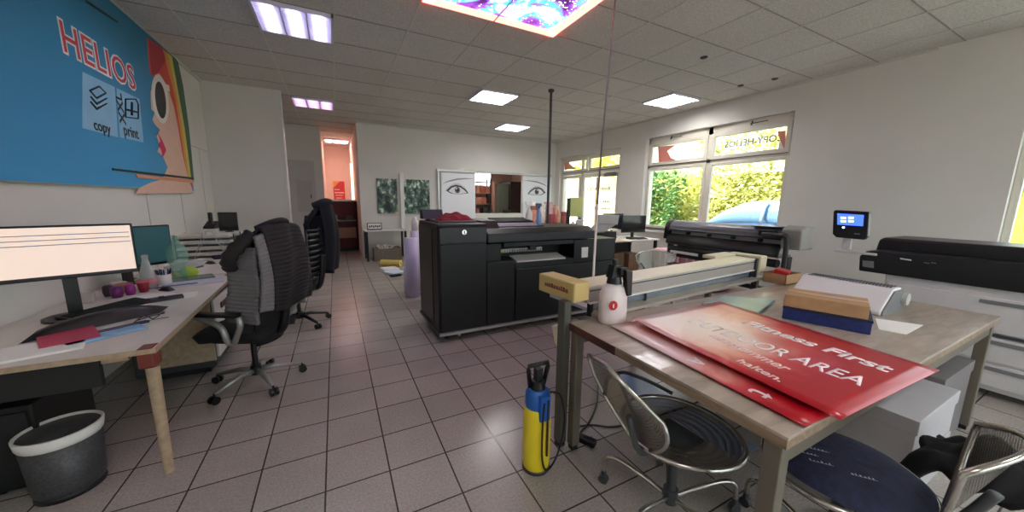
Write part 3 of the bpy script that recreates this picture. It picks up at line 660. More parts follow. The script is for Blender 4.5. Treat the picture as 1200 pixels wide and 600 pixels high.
# laptop keyboard area, papers on the far desk
keyboard('white keyboard with papers on it in front of the paper trays', (-1.52, 5.05), math.radians(70), m_lgrey)
keyboard('dark keyboard lying before the teal monitor', (-1.5, 4.72), math.radians(65), m_dkgrey)
slab('paper_sheet', 'white paper sheet lying on the far desk before the trays', 'paper', rect((-1.62, 5.3), .3, .4, .1), DZ, DZ+.0015, m_paper, bevel=0)
# paper trays stack
tr = thing('paper_trays', 'stack of paper trays full of documents against the left wall', 'paper tray', (-1.5, 5.75, DZ))
for k in range(4):
    MB().box(-1.78, -1.2, 5.6, 5.95, DZ+.02+.075*k, DZ+.028+.075*k).build('tray', m_grey, tr)
    random.seed(k); pb = MB()
    for j in range(4):
        dx = random.uniform(-.02, .02); pb.box(-1.76+dx, -1.24+dx, 5.59+random.uniform(-.02, .01), 5.93, DZ+.029+.075*k+.011*j, DZ+.038+.075*k+.011*j)
    lo = pb.build('paper_stack', mat('document_paper', (214, 208, 198), .7, var=.12, scale=30), tr)
b = MB()
for x in (-1.78, -1.2):
    for y in (5.6, 5.95): b.cyl((x, y, DZ), (x, y, DZ+.3), .006)
b.build('corner_rods', m_dkgrey, tr)
wr = MB(); 
for dy in (0, .12):
    wr.tube([(-1.58, 5.46+dy, DZ), (-1.47, 5.5+dy, DZ+.34), (-1.39, 5.5+dy, DZ+.34), (-1.25, 5.46+dy, DZ)], .006)
wr.tube([(-1.47, 5.5, DZ+.34), (-1.47, 5.62, DZ+.34)], .006); wr.tube([(-1.39, 5.5, DZ+.34), (-1.39, 5.62, DZ+.34)], .006)
wr.tube([(-1.58, 5.46, DZ+.006), (-1.58, 5.58, DZ+.006)], .006); wr.tube([(-1.25, 5.46, DZ+.006), (-1.25, 5.58, DZ+.006)], .006)
tag(wr.build('wire_holder', m_lgrey), 'white wire stand leaning in front of the paper trays', 'holder')
ds = thing('desk_phone', 'black telephone standing on the papers beside the small dark monitor', 'telephone', (-1.6, 6.35, DZ))
MB().box(-1.66, -1.52, 6.25, 6.45, DZ, DZ+.32).build('riser', m_white, ds, bevel=.004)
MB().prism([(6.25, DZ+.32), (6.47, DZ+.32), (6.47, DZ+.42), (6.25, DZ+.35)], -1.67, -1.54, 'x').build('phone_body', m_black, ds, bevel=.006)
MB().cbox((-1.6, 6.36, DZ+.45), (.05, .05, .2), 0).build('handset', m_black, ds, bevel=.015)
bx = MB().box(-1.5, -1.18, 6.2, 6.5, DZ, DZ+.26).build('storage_box', m_paper, bevel=.004); tag(bx, 'white box carrying the small dark monitor at the far desk end', 'box')
monitor('monitor', 'small dark monitor on the white box at the far desk end', (-1.4, 6.34), .22, .27, DZ+.26+.155, math.radians(10), m_screen, screen_z=DZ+.26)
mg = thing('mug', 'red and white mug at the far end of the left desk', 'mug', (-1.16, 6.0, DZ))
MB().lathe([(0, 0), (.045, 0), (.045, .04), (.043, .12), (.04, .12), (.04, .01), (0, .01)], (-1.16, 6.0, DZ)).build('body', m_red, mg)
MB().lathe([(.0455, .085), (.0455, .115)], (-1.16, 6.0, DZ)).build('band', m_white, mg)
MB().tube(catmull([(-1.115, 6.0, DZ+.09), (-1.08, 6.0, DZ+.08), (-1.08, 6.0, DZ+.04), (-1.115, 6.0, DZ+.03)]), .006).build('handle', m_red, mg)
gb = MB().lathe([(0, 0), (.035, 0), (.035, .12), (.015, .17), (.015, .2)], (-1.12, 6.2, DZ)).build('glass_bottle', m_clear); tag(gb, 'clear glass bottle standing behind the red mug', 'bottle')
tag(MB().cbox((-1.3, 5.5, DZ+.02), (.22, .12, .04), .4).build('dark_pouch', mat('navy_cloth', (30, 28, 50), .8), bevel=.012), 'dark pouch lying in front of the red mug', 'pouch')
# waste bin
wb_ = thing('waste_bin', 'grey wire-mesh waste bin with white liner at the left edge', 'waste bin', (-1.31, 2.3, 0))
bxx, byy = onz(85, 570, 0)
wb_.location = (bxx, byy, 0)
MB().lathe([(.0, .01), (.115, .01), (.125, .05), (.14, .33)], (bxx, byy, 0), n=28).build('mesh_body', mat('dark_mesh', (74, 74, 76), .5, metal=.4, var=.3, scale=90), wb_)
MB().lathe([(.12, .0), (.122, .0), (.118, .03)], (bxx, byy, 0), n=28).build('foot_ring', m_dark, wb_)
MB().lathe([(.135, .28), (.143, .3), (.148, .34), (.139, .345), (.13, .3)], (bxx, byy, 0), n=28).build('liner', m_white, wb_)
# ---- office chairs
def office_chair(label, loc, rz, leg_m, arm_m, slats=False, back_h=1.12, group=None):
    t = thing('office_chair', label, 'office chair', (loc[0], loc[1], 0), group, rz)
    O = (0, 0, 0)
    for k in range(5):
        a = 2*PI*k/5+.35; c, s = math.cos(a), math.sin(a)
        l = MB(); l.tube([(c*.03, s*.03, .115), (c*.12, s*.12, .12), (c*.31, s*.31, .075)], [.024, .022, .014], n=8, flat=.8); lo = l.build('leg', leg_m, t, loc=O)
        cs = MB(); 
        for q in (-.018, .018): cs.cyl((c*.32-s*(q-.008), s*.32+c*(q-.008), .03), (c*.32-s*(q+.008), s*.32+c*(q+.008), .03), .03, n=14)
        cs.cyl((c*.315, s*.315, .03), (c*.315, s*.315, .08), .008); cs.build('caster', m_black, lo, loc=O)
    b = MB(); b.cyl((0, 0, .08), (0, 0, .16), .036); b.cyl((0, 0, .15), (0, 0, .44), .02); b.build('gas_lift', m_black, t, loc=O)
    MB().box(-.1, .1, -.14, .14, .41, .46).build('mechanism', m_dark, t, loc=O, bevel=.01)
    st = MB(); st.sheet(lambda u, v: ((u-.5)*.5*(1-.12*abs(v*2-1)**3), (v-.45)*.5, .52+.015*math.cos((u-.5)*PI)-.05*max(0, v-.75)*2-.02*(abs(u*2-1)**4)), 12, 12, .07)
    st.build('seat', mat('seat_fabric', (24, 24, 25), .85, var=.2, bump=.2), t, loc=O)
    def bk(u, v):
        z = .38+(back_h-.38)*v; w = .23*(1-.25*(v-.35)**2*2)
        x = (u-.5)*2*w*(1-.3*(1-v)**3); return (x, -.2-.07*v-.04*math.sin(v*PI)+.05*(u*2-1)**2, z)
    if slats:
        fr = MB(); fr.tube([bk(0, j/10) for j in range(11)]+[bk(i/6, 1) for i in range(1, 6)]+[bk(1, 1-j/10) for j in range(11)], .014); fr.build('back_frame', m_black, t, loc=O)
        sl = MB()
        for k in range(11):
            v0 = .06+.085*k; sl.sheet(lambda u, v, v0=v0: bk(u, v0+.045*v), 8, 1, .008)
        sl.build('back_slats', m_black, t, loc=O)
    else:
        b = MB(); b.sheet(bk, 12, 14, .03); b.build('backrest', mat('mesh_fabric', (20, 20, 21), .8, var=.2), t, loc=O)
    sp_ = MB(); sp_.tube(catmull([(0, -.1, .43), (0, -.24, .46), (0, -.29, .62), (0, -.31, .85)]), .02, flat=1.6); sp_.build('back_bracket', m_black, t, loc=O)
    for sx in (-1, 1):
        ar = MB(); ar.tube(catmull([(sx*.2, -.05, .44), (sx*.29, -.06, .47), (sx*.305, -.02, .6), (sx*.3, .16, .665), (sx*.3, -.14, .672)][0:4]), .013, flat=1.6)
        ar.tube(catmull([(sx*.29, -.1, .47), (sx*.305, -.17, .6), (sx*.3, -.16, .665)]), .013, flat=1.6)
        ao = ar.build('armrest', arm_m, t, loc=O)
        MB().cbox((sx*.3, 0, .68), (.065, .33, .028)).build('arm_pad', m_black, ao, loc=O, bevel=.012)
    return t
m_silver = mat('silver_plastic', (150, 150, 146), .35, metal=.5)
CH1 = ((-.655, 3.27), math.radians(62))
office_chair('black office chair with silver legs at the near desk, carrying the quilted jacket', CH1[0], CH1[1], m_silver, m_silver, back_h=1.2)
CH2 = ((-.46, 4.66), math.radians(72))
office_chair('black slatted office chair with black legs at the far desk', CH2[0], CH2[1], m_black, m_black, slats=True, back_h=1.14)
# jackets: own things, draped over the chair backs (local frame of the chair: back at -y)
def jacket(name, label, C_, w, top, bot, m_out, m_in, quilt=True):
    t = thing(name, label, 'jacket', (C_[0][0], C_[0][1], 0), None, C_[1]); O = (0, 0, 0)
    def f(u, v):
        # v 0 = front edge over the top; goes over the top and down the back
        x = (u-.5)*2
        ww = w*(.86+.14*min(1, v*2))*(1+.10*max(0, v-.5))
        if v < .2:
            k = v/.2; y = -.17-.14*math.sin(k*PI/2); z = top-.14+.16*math.sin(k*PI/2) - .04*(x*x)
        else:
            k = (v-.2)/.8; y = -.335-.045*math.sin(k*PI)-.02*k+.012*math.sin(x*7+k*3); z = top+.02-(top-bot)*k - .05*(x*x)*(1-k) + .015*math.sin(x*5)*k
        y += .07*x*x*(1-.2*v)
        if quilt: y -= .007*abs(math.sin(v*80))
        return (x*ww, y, z)
    b = MB(); b.sheet((lambda u, v: f(.13+.87*u, v)) if quilt else f, 28, 170, .022); b.build('body', m_out, t, loc=O)
    if quilt: b = MB(); b.sheet(lambda u, v: f(.135*u, .22+.76*v), 6, 120, .02); b.build('side_panel', m_in, t, loc=O)
    # side panels wrapping forward (front halves of the jacket hanging in front of the back)
    for sx in (-1, 1):
        def g(u, v, sx=sx):
            z = top-.12-(top-bot-.06)*v; x = sx*(w*(.98+.1*v)-.02-.05*u); y = -.30+.02*v+(.25+.03*v)*u+.01*math.sin(v*9)
            if quilt: x += sx*.006*abs(math.sin(v*62))
            return (x, y, z)
        b = MB(); b.sheet(g, 8, 120, .02); b.build('front_panel', m_in, t, loc=O)
        sl = MB(); pts = catmull([(sx*w*.72, -.24, top-.03), (sx*(w-.0), -.2, top-.1), (sx*(w+.02), -.13, top-.2), (sx*(w-.02), -.1, top-.27)], 6)
        sl.tube(pts, [(.046+.006*math.sin(i*1.9))*(1 if quilt else .9) for i in range(len(pts))], n=14, flat=.7); sl.build('sleeve', m_out, t, loc=O)
    cl = MB(); hk = 1 if quilt else 1.7; cl.tube(catmull([(-.12, -.21, top+.0), (-.08, -.3, top+.045), (0, -.33, top+.06), (.08, -.3, top+.045), (.12, -.21, top+.0)]), .028*hk, flat=.6); cl.build('collar', m_out, t, loc=O)
    return t
m_jk = mat('quilted_black', (26, 19, 20), .75, var=.2, bump=.2, bscale=120); m_jin = mat('quilted_grey', (112, 108, 109), .8, var=.12, bump=.2, bscale=120)
jacket('quilted_jacket', 'dark quilted jacket with grey side panels draped over the near office chair', CH1, .27, 1.275, .66, m_jk, m_jin)
jacket('coat', 'navy black coat with hood hanging over the slatted office chair', ((-.36, 4.98), math.radians(60)), .12, 1.41, .60, mat('navy_coat', (16, 17, 26), .85, var=.25), mat('navy_coat_in', (22, 23, 34), .85, var=.2), quilt=False)
# ================================================================ BACK OF THE ROOM
wallbox('wall_storeroom_back', .7, XW+.3, 12.6, 12.7, 0, H, m=mat('storeroom_paint', (176, 140, 122), .8))
wallbox('wall_storeroom_right', XW, XW+.3, YB+.14, 12.6, 0, H, m=mat('storeroom_paint', (176, 140, 122), .8))
w4 = struct(MB().box(4.3, 5.5, 12.56, 12.6, 2.0, 2.62).build('window_4', m_frame)); MB().box(4.35, 4.88, 12.54, 12.56, 2.05, 2.57).build('pane', emis('frosted_daylight', (250, 250, 255), .6), w4); MB().box(4.94, 5.45, 12.54, 12.56, 2.05, 2.57).build('pane', emis('frosted_daylight', (250, 250, 255), .6), w4)
# corridor: red shelf counter, poster, far lamp, strip light
sy = 11.0
sx0, sx1 = -.22, .56
su = thing('shelf_unit', 'dark red open shelf unit closing off the corridor opening', 'shelf', ((sx0+sx1)/2, sy+.2, 0))
m_dred = mat('dark_red', (118, 16, 30), .5); m_dred2 = mat('deep_red_inner', (96, 12, 24), .6)
MB().box(sx0, sx1, sy, sy+.4, 1.42, 1.47).build('counter_top', m_white, su, bevel=.004)
MB().box(sx0, sx0+.03, sy, sy+.4, .05, 1.42).build('side_panel', m_dred2, su); MB().box(sx1-.03, sx1, sy, sy+.4, .05, 1.42).build('side_panel', m_dred2, su)
MB().box(sx0+.03, sx1-.03, sy+.37, sy+.4, .05, 1.42).build('back_panel', m_dred, su)
MB().box(sx0+.03, sx1-.03, sy+.01, sy+.37, .86, .885).build('shelf', m_lgrey, su); MB().box(sx0+.03, sx1-.03, sy+.01, sy+.37, .34, .37).build('shelf', m_dred, su)
MB().box(sx0, sx1, sy, sy+.4, 0, .06).build('plinth', m_dark, su)
for k, (x, wd, h, z, c, lab) in enumerate([(-.04, .16, .14, .885, (200, 200, 196), 'white small device on the middle shelf of the red unit'), (.16, .14, .1, .885, (50, 50, 54), 'dark small device on the middle shelf of the red unit'), (.36, .2, .12, .885, (90, 88, 88), 'grey device at the right of the middle shelf of the red unit'), (.26, .5, .3, .37, (170, 130, 100), 'brown carton on the low shelf of the red unit'), (-.04, .1, .26, .37, (190, 170, 90), 'yellowish folder box on the low shelf of the red unit')]):
    o = MB().box(x-wd/2, x+wd/2, sy+.08, sy+.32, z, z+h).build(['device', 'device', 'device', 'carton', 'folder_box'][k], mat('shelf_item%d' % k, c, .5), bevel=.01); tag(o, lab, ['device', 'device', 'device', 'carton', 'box'][k])
q0, q1 = ony(390, 212, 14.1), ony(405, 236, 14.1)
ps = thing('poster', 'red poster hanging at the end of the pink corridor', 'poster', (q0[0], 14.19, 1.4))
MB().box(q0[0], q1[0], 14.18, 14.2, q1[1]-.2, q0[1]).build('sheet', mat('poster_red', (226, 70, 80), .5), ps)
w_ = q1[0]-q0[0]; hh = q0[1]-q1[1]
MB().prism([(q0[0], q0[1]), (q0[0]+.6*w_, q0[1]), (q0[0], q0[1]-.35*hh)], 14.175, 14.18, 'y').build('printed_corner', mat('poster_orange', (240, 170, 90), .5), ps)
b = MB()
for k, (a, c) in enumerate(((.08, .55), (.08, .92), (.15, .8), (.2, .7))): b.box(q0[0]+a*w_, q0[0]+c*w_, 14.172, 14.18, q0[1]-(.42+.14*k)*hh-.012*hh*(3 if k == 1 else 1), q0[1]-(.40+.14*k)*hh)
b.build('printed_lines', m_paper, ps)
ceiling_lamp(-.18, 12.4, 'ceiling light inside the pink corridor', 'louvred square lights', emis('lamp_tube_warm', (255, 226, 212), 3), dense=False)
st = MB().box(.5, .56, 12.2, 12.32, .3, 2.6).build('light_column', emis('warm_strip', (255, 240, 214), .35)); tag(st, 'glowing vertical light strip on the right wall of the pink corridor', 'light strip')
# small white table in the corner with its things
tb = thing('side_table', 'small white-topped table with black legs at the back wall', 'table', (1.06, 9.1, 0))
MB().box(.6, 1.56, 8.82, 9.42, .72, .745).build('table_top', m_white, tb, bevel=.004)
for x in (.63, 1.53):
    for y in (8.86, 9.38): MB().box(x-.025, x+.025, y-.025, y+.025, 0, .72).build('leg', m_black, tb)
MB().box(.66, 1.5, 9.36, 9.38, .35, .7).build('back_panel', m_white, tb)
cl_ = thing('desk_calendar', 'small framed sign standing on the white corner table', 'sign', (.83, 9.0, .745))
MB().cbox((.83, 9.02, .84), (.34, .02, .17), 0, -.2).build('frame', m_dkgrey, cl_); MB().cbox((.83, 9.007, .845), (.3, .006, .13), 0, -.2).build('sheet', m_paper, cl_)
b = MB(); random.seed(2)
for k in range(6): b.cbox((.72+.045*k, 9.0, .835+.01*(k % 2)), (.03, .004, .05), 0, -.2)
b.build('printed_marks', m_dark, cl_)
q = ony(470, 203, 9.3); tag(MB().box(q[0]-.05, q[0]+.05, 9.25, 9.33, .745, q[1]).build('post', m_white, bevel=.01), 'white square post standing on the corner table before the two pictures', 'post')
def canvas(x0, x1, z0, z1, label, seed):
    t = thing('picture', label, 'picture', ((x0+x1)/2, YB-.02, z0), 'pair of green abstract pictures')
    m, N, L, P = newmat('abstract_print_%d' % seed)
    tc = N.new('ShaderNodeTexCoord'); mp = N.new('ShaderNodeMapping'); mp.inputs['Location'].default_value = (seed, 0, seed*2.3); mp.inputs['Scale'].default_value = (3.4, 1, 2.4)
    nz = N.new('ShaderNodeTexNoise'); nz.inputs['Scale'].default_value = 2.2; nz.inputs['Detail'].default_value = 9; nz.inputs['Roughness'].default_value = .7; nz.inputs['Distortion'].default_value = .25
    L.new(tc.outputs['Object'], mp.inputs['Vector']); L.new(mp.outputs['Vector'], nz.inputs['Vector'])
    rp = N.new('ShaderNodeValToRGB'); e = rp.color_ramp.elements; e[0].position = .43; e[0].color = lin((10, 22, 26)); e[1].position = .6; e[1].color = lin((226, 234, 220))
    for p_, c_ in ((.47, (26, 54, 54)), (.5, (100, 140, 112)), (.525, (30, 56, 62)), (.56, (140, 166, 140))): k = e.new(p_); k.color = lin(c_)
    L.new(nz.outputs['Fac'], rp.inputs['Fac']); L.new(rp.outputs['Color'], P.inputs['Base Color']); P.inputs['Roughness'].default_value = .4
    MB().box(x0, x1, YB-.03, YB-.001, z0, z1).build('canvas', m_dark, t); MB().box(x0, x1, YB-.032, YB-.03, z0, z1).build('print', m, t)
YP = YB-.03
a, b_ = ony(441, 209, YP), ony(467, 250, YP); canvas(a[0], b_[0]-.01, b_[1], a[1], 'dark green abstract picture left of the white post', 1)
a, b_ = ony(472, 210, YP), ony(504, 250, YP); canvas(a[0], b_[0], b_[1], a[1], 'dark green abstract picture right of the white post', 4)
# under the table
bk_ = thing('wicker_crate', 'low grey-brown crate of papers under the corner table', 'crate', (1.1, 9.05, 0))
x0, x1, y0, y1 = .78, 1.42, 8.85, 9.3
b = MB(); b.box(x0, x1, y0, y0+.015, .02, .3); b.box(x0, x1, y1-.015, y1, .02, .3); b.box(x0, x0+.015, y0, y1, .02, .3); b.box(x1-.015, x1, y0, y1, .02, .3); b.box(x0, x1, y0, y1, 0, .02)
for k in range(7): b.box(x0-.006, x1+.006, y0-.006, y0, .04+.037*k, .06+.037*k)
b.build('body', mat('wicker', (128, 120, 108), .7, var=.25, scale=40), bk_)
b = MB(); random.seed(9)
for k in range(12): b.cyl((x0+.05+random.random()*.5, y0+.06+random.random()*.3, .1), (x0+.05+random.random()*.5, y0+.06+random.random()*.3, .36), .02, n=8)
b.build('paper_rolls', m_paper, bk_)
yr = thing('foil_roll', 'yellow vinyl roll lying on the floor before the crate', 'roll', (1.05, 8.1, 0))
MB().cyl((.86, 8.16, .075), (1.24, 7.9, .075), .073, n=24).build('roll', mat('yellow_vinyl', (222, 206, 110), .35, var=.04), yr)
MB().cyl((.855, 8.163, .075), (1.245, 7.897, .075), .035, n=16).build('core', m_card, yr)
for k, (c, r_, col, lab) in enumerate([((.95, 7.55), .2, (235, 236, 238), 'white sheet pile lying on the floor in front of the yellow roll'), ((1.02, 7.2), .5, (206, 216, 236), 'pale blue paper pile lying on the floor near the lilac rolls')]):
    slab('paper_pile', lab, 'paper', rect(c, .32, .3, r_), 0, .06-.02*k, mat('pile%d' % k, col, .6), bevel=.004)
tag(MB().cbox((.98, 6.93, .02), (.22, .1, .04), .3).build('black_case', m_black, bevel=.01), 'small black flat case on the floor by the pale blue paper', 'case')
# lilac paper rolls standing by the printer
m_lil = mat('lilac_wrap', (206, 200, 228), .45, var=.05)
for k, (x, y, r_, h_, lab) in enumerate([(1.0, 5.35, .1, .92, 'tall lilac-wrapped paper roll standing left of the black printer, the front one'), (1.19, 5.08, .09, .88, 'lilac-wrapped paper roll standing nearest the black printer side'), (1.12, 5.62, .075, 1.0, 'lilac-wrapped paper roll standing behind the other two'), (.98, 5.62, .06, .42, 'short lilac paper roll standing on the floor beside the tall ones')]):
    t = thing('paper_roll', lab, 'paper roll', (x, y, 0), 'standing lilac paper rolls')
    MB().lathe([(0, 0), (r_, 0), (r_, h_), (r_*.55, h_+.005), (r_*.5, h_-.02), (0, h_-.02)], (x, y, 0), n=24).build('wrap', m_lil, t)
tag(MB().lathe([(0, 0), (.05, 0), (.055, .15), (.03, .19), (.03, .22), (0, .22)], (1.12, 5.62, 1.0)).build('white_canister', m_white), 'white canister standing on top of the lilac rolls', 'canister')
# ---- eye panels on the back wall
m_panel = mat('panel_white', (232, 234, 238), .35, var=.01)
def eye_panel(px0, px1, label, cpx, cpy, s, flip):
    y = YB-.05
    x0, x1 = ony(px0, 225, y)[0], ony(px1, 225, y)[0]; zt_ = ony(px0, 202 if flip < 0 else 206, y)[1]
    t = thing('eye_poster', label, 'sliding panel', ((x0+x1)/2, y, .9), 'white sliding panels printed with an eye')
    MB().box(x0, x1, y, y+.03, .95, zt_).build('panel', m_panel, t, bevel=.004)
    cx_, cz = ony(cpx, cpy, y)
    def pr(name, pts, col, lay): MB().prism([(cx_+flip*a*s, cz+b_*s) for a, b_ in pts], y-.001*lay, y, 'y').build(name, mat('eye_%d_%d_%d' % col, col, .4, var=.05), t)
    lid_t = [(-.5, -.14), (-.36, .02), (-.15, .16), (.08, .19), (.28, .12), (.46, -.08)]; lid_b = [(.46, -.1), (.25, -.19), (0, -.22), (-.25, -.2)]
    pr('printed_eyeshadow', [(-.52, -.1), (-.34, .12), (-.1, .27), (.15, .27), (.4, .12), (.56, -.06), (.46, -.1), (-.5, -.16)], (204, 202, 210), 1)
    pr('printed_lashes', [(-.53, -.155), (-.37, .03), (-.15, .165), (.08, .2), (.3, .13), (.52, -.07), (.44, -.11), (.3, -.185), (0, -.212), (-.28, -.195)], (34, 30, 34), 2)
    pr('printed_eyewhite', [(-.46, -.14), (-.3, .0), (-.13, .1), (.08, .13), (.26, .07), (.42, -.08), (.25, -.17), (0, -.2), (-.25, -.18)], (224, 224, 232), 3)
    pr('printed_iris', ell(.0, -.03, .125, .14), (96, 84, 98), 4); pr('printed_pupil', ell(0, -.03, .065, .07), (14, 12, 16), 5); pr('printed_glint', ell(.04, .03, .03, .03), (240, 240, 246), 6)
    pr('printed_brow', [(-.8, .5), (-.4, .52), (.0, .49), (.42, .37), (.7, .22), (.4, .32), (.0, .42), (-.4, .47)], (150, 146, 154), 2)
    return t
eye_panel(517, 557, 'white sliding panel printed with an eye, left of the opening in the back wall', 536, 222, .62, -1)
eye_panel(613, 646, 'white sliding panel printed with an eye, right of the opening in the back wall', 629, 224, .62, 1)
rl = MB(); a = ony(512, 199, YB-.06); c = ony(646, 206, YB-.06); rl.box(a[0], c[0], YB-.07, YB-.001, a[1]-.03, a[1]+.03); rl.box(a[0]+.02, a[0]+.06, YB-.06, YB-.02, .9, a[1]-.03)
tag(rl.build('sliding_rail', m_alu), 'aluminium rail above the two eye panels', 'rail')
# storeroom seen through the opening
def shelfrack(x0, x1, y, label, cols, seed):
    t = thing('storage_shelf', label, 'shelf', ((x0+x1)/2, y, 0)); random.seed(seed)
    b = MB()
    for x in (x0, x1-.04):
        for yy in (y, y+.36): b.box(x, x+.04, yy, yy+.04, 0, 2.3)
    b.build('uprights', m_dkgrey, t)
    for z in (.5, .95, 1.35, 1.75, 2.15): MB().box(x0, x1, y, y+.4, z, z+.03).build('shelf', m_card, t)
    for z in (.98, 1.38, 1.78):
        x = x0+.05
        while x < x1-.2:
            w_ = random.uniform(.12, .26); c = random.choice(cols)
            o = MB().box(x, x+w_, y+.03, y+.3, z, z+random.uniform(.15, .28)).build('carton', mat('carton_%d_%d_%d' % c, c, .7), bevel=.004)
            tag(o, 'pinkish brown carton packed on the %s, seen through the back wall opening' % ('rack' if seed == 1 else 'side rack'), 'carton', 'cartons on the storeroom rack %d' % seed); x += w_+.03
shelfrack(4.45, 5.25, 12.0, 'rack of cartons in the storeroom behind the opening', [(214, 140, 116), (190, 110, 90), (226, 170, 146), (150, 100, 90)], 1)
o = MB().box(5.38, 5.78, 11.6, 12.5, 0, 2.1).build('locker', mat('greenish_locker', (110, 116, 100), .5), bevel=.005); tag(o, 'tall grey-green locker in the storeroom behind the opening', 'locker')
o = MB().box(5.8, 6.35, 11.5, 12.5, 0, 2.2).build('locker', mat('brown_locker', (56, 44, 40), .6), bevel=.005); tag(o, 'tall dark brown locker in the storeroom, right of the grey-green one', 'locker')
o = MB().box(5.27, 5.36, 11.9, 12.1, 0, 2.2).build('pillar', mat('pink_post', (220, 160, 140), .7)); tag(o, 'pinkish upright post beside the storeroom rack', 'post')
ct = thing('storeroom_counter', 'low counter with small dark machines right behind the wall opening', 'counter', (4.4, 10.2, 0))
MB().box(3.3, 5.4, 9.9, 10.5, .9, .95).build('worktop', m_lgrey, ct); MB().box(3.35, 5.35, 9.95, 10.45, 0, .9).build('body', m_dkgrey, ct)
for k in range(7):
    x = 3.55+.27*k; o = MB().box(x, x+.18, 10.0, 10.3, .95, .95+(.3, .18, .34, .2, .14, .26, .16)[k]).build('machine', [m_dark, mat('moss_green', (50, 70, 50), .6), m_black, m_dkgrey][k % 4], bevel=.02)
    tag(o, 'small dark machine standing on the counter behind the wall opening', 'machine', 'small dark machines on the storeroom counter')
ceiling_lamp(3.72, 10.45, 'ceiling light in the storeroom behind the opening', 'louvred square lights', m_tubeb, dense=False)
# ================================================================ LARGE BLACK PRINTER
m_pb = mat('printer_black', (13, 13, 13), .5, var=.12, scale=4)
m_pb2 = mat('printer_black_satin', (18, 18, 18), .42, var=.1)
pr_ = thing('large_format_printer', 'huge black flatbed printer standing on the tiled floor in the middle of the room', 'printer', (2, 3.8, 0))
MB().prism([(.9, 3.42), (.95, 3.4), (1.438, 3.4), (1.438, 4.27), (.9, 4.27)], .1, 1.235, 'z').build('end_cabinet', m_pb, pr_, bevel=.012)
MB().box(.905, 1.44, 3.39, 4.27, 1.235, 1.255).build('cabinet_lid', m_pb2, pr_, bevel=.006)
MB().box(.915, 1.43, 3.385, 3.4, 1.055, 1.22).build('cabinet_drawer', m_pb2, pr_, bevel=.005)
MB().box(.92, 1.43, 3.388, 3.4, .13, 1.045).build('cabinet_door', m_pb, pr_, bevel=.005)
MB().box(.892, .9, 3.62, 4.25, .14, 1.2).build('side_cover', m_pb2, pr_, bevel=.003)
lk = MB().cyl((1.172, 3.384, 1.172), (1.172, 3.365, 1.172), .026, n=20).build('round_lock', m_chrome, pr_, bevel=.003)
MB().box(1.168, 1.176, 3.36, 3.366, 1.155, 1.19).build('key_slot', m_dark, lk)
MB().box(.89, 3.3, 3.37, 3.4, .08, .11).build('bottom_rail', m_alu, pr_); MB().box(.88, .9, 3.37, 4.27, .08, .11).build('bottom_rail', m_dkgrey, pr_)
MB().box(1.44, 1.79, 3.40, 4.25, .1, .835).build('front_panel', m_pb, pr_, bevel=.015); MB().box(1.8, 3.3, 3.40, 4.25, .1, .735).build('front_panel', m_pb2, pr_, bevel=.015)
MB().box(1.44, 3.3, 3.75, 4.25, .735, 1.03).build('rear_housing', m_dark, pr_)
MB().box(1.44, 1.62, 3.42, 3.75, .83, 1.03).build('inner_block', m_dark, pr_, bevel=.01)
bm_ = MB(); bm_.prism([(3.38, 1.04), (4.1, 1.04), (4.1, 1.19), (3.5, 1.19), (3.38, 1.14)], 1.44, 2.92, 'x'); bm_.build('gantry_beam', m_pb2, pr_, bevel=.012)
bm_ = MB(); bm_.prism([(3.5, 1.19), (4.1, 1.19), (4.1, 1.275), (3.6, 1.275)], 1.44, 1.64, 'x'); bm_.build('beam_step', m_black, pr_, bevel=.008)
bm_ = MB(); bm_.box(1.64, 2.3, 3.62, 4.08, 1.19, 1.2); bm_.build('beam_cover', m_dark, pr_)
MB().box(1.66, 2.75, 3.43, 3.47, .985, 1.03).build('cutter_slot', m_dark, pr_)
MB().box(2.62, 3.3, 3.41, 3.75, .735, 1.03).build('right_housing', m_black, pr_, bevel=.012)
stk = MB().box(2.735, 2.835, 3.404, 3.409, .80, .93).build('sticker', m_paper, pr_)
MB().box(2.0, 2.09, 3.44, 3.5, .93, .98).build('print_head', m_black, pr_, bevel=.01)
m_bed = mat('bed_white', (206, 204, 196), .4)
b = MB(); b.box(1.66, 2.28, 3.62, 3.75, .89, .935); b.build('ruler_bar', m_bed, pr_)
b = MB(); b.prism([(3.42, .815), (3.62, .855), (3.62, .84), (3.42, .80)], 1.82, 2.5, 'x'); b.build('media_table', m_bed, pr_)
MB().box(1.8, 2.62, 3.42, 3.7, .735, .80).build('media_support', m_dark, pr_)
b = MB()
for k in range(18): b.box(1.69+.033*k, 1.70+.033*k, 3.612, 3.62, .895, .92)
b.box(1.69, 2.26, 3.614, 3.62, .893, .897); b.build('ruler_marks', m_grey, pr_)
MB().box(1.68, 1.73, 3.6, 3.62, .905, .93).build('yellow_mark', mat('yellow_mark', (222, 206, 80), .5), pr_)
for x in (1.0, 1.14, 2.4, 3.1):
    for y in (3.5, 4.15):
        c = MB()
        if x == 1.14: c.cyl((x-.012, y, .03), (x+.012, y, .03), .03); c.box(x-.02, x+.02, y-.02, y+.02, .03, .1); c.build('caster', m_white, pr_)
        else: c.cyl((x, y, .015), (x, y, .1), .008); c.cyl((x, y, 0), (x, y, .018), .022); c.build('levelling_foot', m_dkgrey, pr_)
